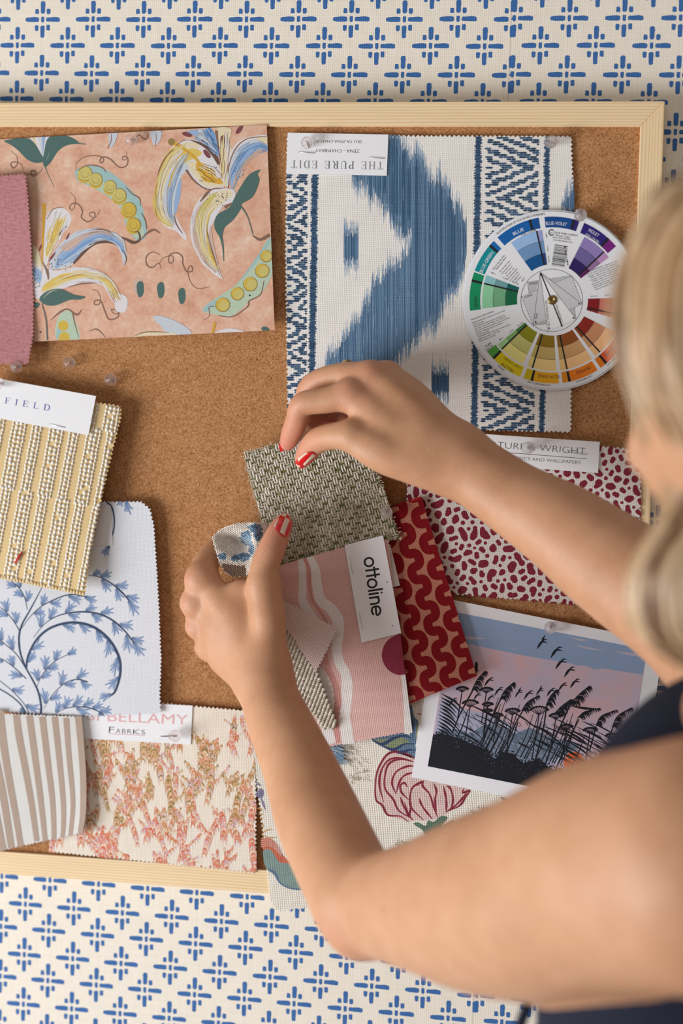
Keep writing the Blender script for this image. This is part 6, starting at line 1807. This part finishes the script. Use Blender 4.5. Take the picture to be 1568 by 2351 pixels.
    red = plain('red_polish', (214, 30, 34), .12, .5, coat=.6); crm = plain('cream_polish', (228, 214, 194), .14, .5, coat=.6)
    T5 = lambda *p: C(7.127, 480, 1180, *p)
    nl = [tuple(p) for p in catmull(T5((1062, 190), (1110, 90), (1190, 0), (1250, -18), (1320, 40), (1352, 150), (1325, 270), (1250, 382), (1150, 310), (1075, 225)), 4, True)]
    s = Sheet('thumbnail', nl, surf(.0010, .0, .05), red, .0006, grid=4, parent=root, clip=None)
    for pg in (((1190, 30), (1255, 45), (1270, 0), (1240, -18), (1190, 0)), ((1062, 190), (1110, 95), (1145, 60), (1085, 225)), ((1250, 52), (1318, 100), (1228, 345), (1160, 295))):
        pp = T5(*pg); pp = [p for p in pp]; s.fill(pp, crm, 8, grid=4)
    s.build()
    T4 = lambda *p: C(3.409, 540, 800, *p)
    nl = [tuple(p) for p in catmull(T4((605, 815), (640, 838), (610, 880), (560, 915), (515, 940), (478, 920), (472, 888), (505, 850), (550, 818)), 4, True)]
    s = Sheet('thumbnail', nl, surf(.0010, .0, .045), red, .0006, grid=4, parent=root)
    for pg in (((548, 818), (570, 818), (492, 888), (490, 862)), ((605, 826), (630, 840), (545, 918), (530, 908)), ((474, 905), (510, 918), (500, 934), (478, 920))): s.fill(T4(*pg), crm, 8, grid=4)
    s.build()
    s = Sheet('fingernail', T4((362, 700), (346, 740), (342, 780), (352, 808), (372, 808), (372, 770)), lambda x, y: np.full(np.shape(x), .0515), red, .002, parent=root); s.build()
    gold = plain('gold_band', (212, 176, 110), .22, .5, metal=1.0)
    cA = rfing[3][0]; i0 = np.argmin(np.linalg.norm(cA[:, :3] - at(795, 858, .046), axis=1)); ctr = cA[i0, :3]; ax = Vector(cA[i0 + 1, :3] - cA[i0 - 1, :3]).normalized()
    R_ = cA[i0, 3] + .0014; u_ = ax.orthogonal().normalized(); v_ = ax.cross(u_)
    Vr, Fr = [], []
    for i in range(40):
        a = 2 * math.pi * i / 40; rd = u_ * math.cos(a) + v_ * math.sin(a)
        for j in range(8):
            b = 2 * math.pi * j / 8; Vr.append(tuple(Vector(ctr) + rd * (R_ + .0009 * math.cos(b)) + ax * .0016 * math.sin(b)))
    for i in range(40):
        for j in range(8): Fr.append([i * 8 + j, i * 8 + (j + 1) % 8, ((i + 1) % 40) * 8 + (j + 1) % 8, ((i + 1) % 40) * 8 + j])
    mesh_obj('ring', Vr, Fr, [gold], smooth=True, parent=root)
    # --- navy top
    sh = at(1790.0, 2150.0, .47); nk = at(1870.0, 1560.0, .34)
    def top(p):
        p = p.astype(np.float32)
        t = smin_list([chain_sdf(c, p, 0) for c in torso[:2]], .03) - .005
        t2 = np.maximum(t, -(t + .003))
        t2 = np.maximum(t2, .078 - np.linalg.norm(p - sh, axis=1))
        return np.maximum(t2, .052 - np.linalg.norm(p - nk, axis=1))
    CT = np.concatenate([c[0] for c in torso[:2]])
    g = .0045
    lo = (CT[:, :3] - CT[:, 3:]).min(0) - .02; hi = (CT[:, :3] + CT[:, 3:]).max(0) + .02
    lo[2] = max(lo[2], -.1)
    def top2(p):
        p = p.astype(np.float32)
        t = smin_list([chain_sdf(c, p, 0) for c in torso[:2]], .03) - .005
        t = np.maximum(t, .078 - np.linalg.norm(p - sh, axis=1))
        return np.maximum(t, .052 - np.linalg.norm(p - nk, axis=1))
    Vt_, Ft_ = nets(top2, np.arange(lo[0], hi[0], g), np.arange(lo[1], hi[1], g), np.arange(lo[2], hi[2], g), lambda c: np.array([np.min(np.linalg.norm(CT[:, :3] - c[0], axis=1) - CT[:, 3]) - .02]))
    M_ = NT('navy_cotton'); nz = M_.noise(M_.n('ShaderNodeTexCoord').outputs['Object'], 700, 3)
    M_.base(M_.scl(lin((29, 33, 49)), M_.mth('MULTIPLY_ADD', nz, .4, .8)), .85, .2); M_.bump(nz, .4, .0006)
    mesh_obj('sleeveless_top', Vt_, Ft_.tolist(), [M_.m], smooth=True, parent=root)
    tube('waist_tie', [at(1222, 2270, .30), at(1206, 2320, .295), at(1190, 2365, .29), at(1172, 2440, .29)], .0032, M_.m, root, 8)
    # --- hair
    Hm = [chain([(1830, 640, .42, 345), (1760, 760, .42, 305), (1690, 880, .42, 230), (1660, 980, .42, 165)]), chain([(1660, 960, .42, 165), (1680, 1120, .42, 135), (1610, 1290, .42, 130), (1600, 1390, .42, 115), (1660, 1480, .42, 85)])]
    CH = np.concatenate([c[0] for c in Hm])
    def hf(p):
        p = p.astype(np.float32)
        return smin_list([chain_sdf(c, p, 0) for c in Hm], .02)
    lo = (CH[:, :3] - CH[:, 3:]).min(0) - .02; hi = (CH[:, :3] + CH[:, 3:]).max(0) + .02
    Vh, Fh = nets(hf, np.arange(lo[0], hi[0], .006), np.arange(lo[1], hi[1], .006), np.arange(lo[2], hi[2], .006), lambda c: np.array([np.min(np.linalg.norm(CH[:, :3] - c[0], axis=1) - CH[:, 3]) - .01]))
    VV = [tuple(v) for v in Vh]; FF = Fh.tolist(); MM = [0] * len(FF)
    rr = random.Random(21)
    def lock(P, r, mi):
        P = np.array(P, float); A = at(P[:, 0], P[:, 1], P[:, 2]); Q = catmull(A, 7); n = len(Q); k0 = len(VV)
        for i, q in enumerate(Q):
            t = Vector(Q[min(i + 1, n - 1)] - Q[max(i - 1, 0)]).normalized(); a = t.orthogonal().normalized(); b = t.cross(a)
            w_ = r * min(1, .35 + 3 * i / n) * (1 - .75 * (i / (n - 1)) ** 3)
            for j in range(6):
                an = 2 * math.pi * j / 6; VV.append(tuple(Vector(q) + (a * math.cos(an) + b * math.sin(an) * .6) * w_))
        for i in range(n - 1):
            for j in range(6): FF.append([k0 + i * 6 + j, k0 + i * 6 + (j + 1) % 6, k0 + (i + 1) * 6 + (j + 1) % 6, k0 + (i + 1) * 6 + j]); MM.append(mi)
    for i in range(150):
        t = rr.random(); j = lambda a: rr.gauss(0, a)
        off = 210 * t; z = .42 + .072 * math.sqrt(t) + j(.007)
        lock([(1700 + off * .6 + j(30), 400 + j(18), .45 + j(.02)), (1545 + off + j(8), 450 + j(14), z), (1452 + off + j(8), 590 + j(10), z), (1432 + off + j(8), 760 + j(10), z + .004), (1450 + off + j(8), 890 + j(10), z), (1515 + off * .8 + j(10), 1000 + j(10), z - .005), (1590 + off * .6 + j(14), 1080 + j(14), z - .008)], rr.uniform(.0025, .0065), rr.randrange(4))
    for i in range(120):
        t = rr.random(); j = lambda a: rr.gauss(0, a)
        off = 190 * t; z = .415 + .05 * math.sqrt(t) + j(.007)
        lock([(1640 + off * .7 + j(12), 930 + j(30), z), (1598 + off * .8 + j(10), 1080 + j(14), z), (1520 + off + j(8), 1210 + j(12), z), (1455 + off + j(7), 1320 + j(10), z + .004), (1462 + off * .9 + j(8), 1420 + j(10), z), (1530 + off * .8 + j(10), 1500 + j(10), z - .006), (1620 + off * .6 + j(12), 1545 + j(14), z - .01)], rr.uniform(.0025, .006), rr.randrange(4))
    hm = []
    for i, c in enumerate(((158, 124, 90), (190, 156, 118), (124, 92, 64), (210, 182, 146))):
        Hh = NT('blonde_hair_%d' % i); hx, hy, hz = Hh.sep(Hh.n('ShaderNodeTexCoord').outputs['Object']); n_ = Hh.noise(Hh.comb(Hh.mth('MULTIPLY', hx, 1.0), Hh.mth('MULTIPLY', hy, 1.0), Hh.mth('MULTIPLY', hz, .14)), 160, 3, .7)
        Hh.base(Hh.scl(lin(c), Hh.mth('MULTIPLY_ADD', n_, 1.3, .35)), .45, .4); hm.append(Hh.m)
    mesh_obj('hair', VV, FF, hm, MM, smooth=True, parent=root)
person()
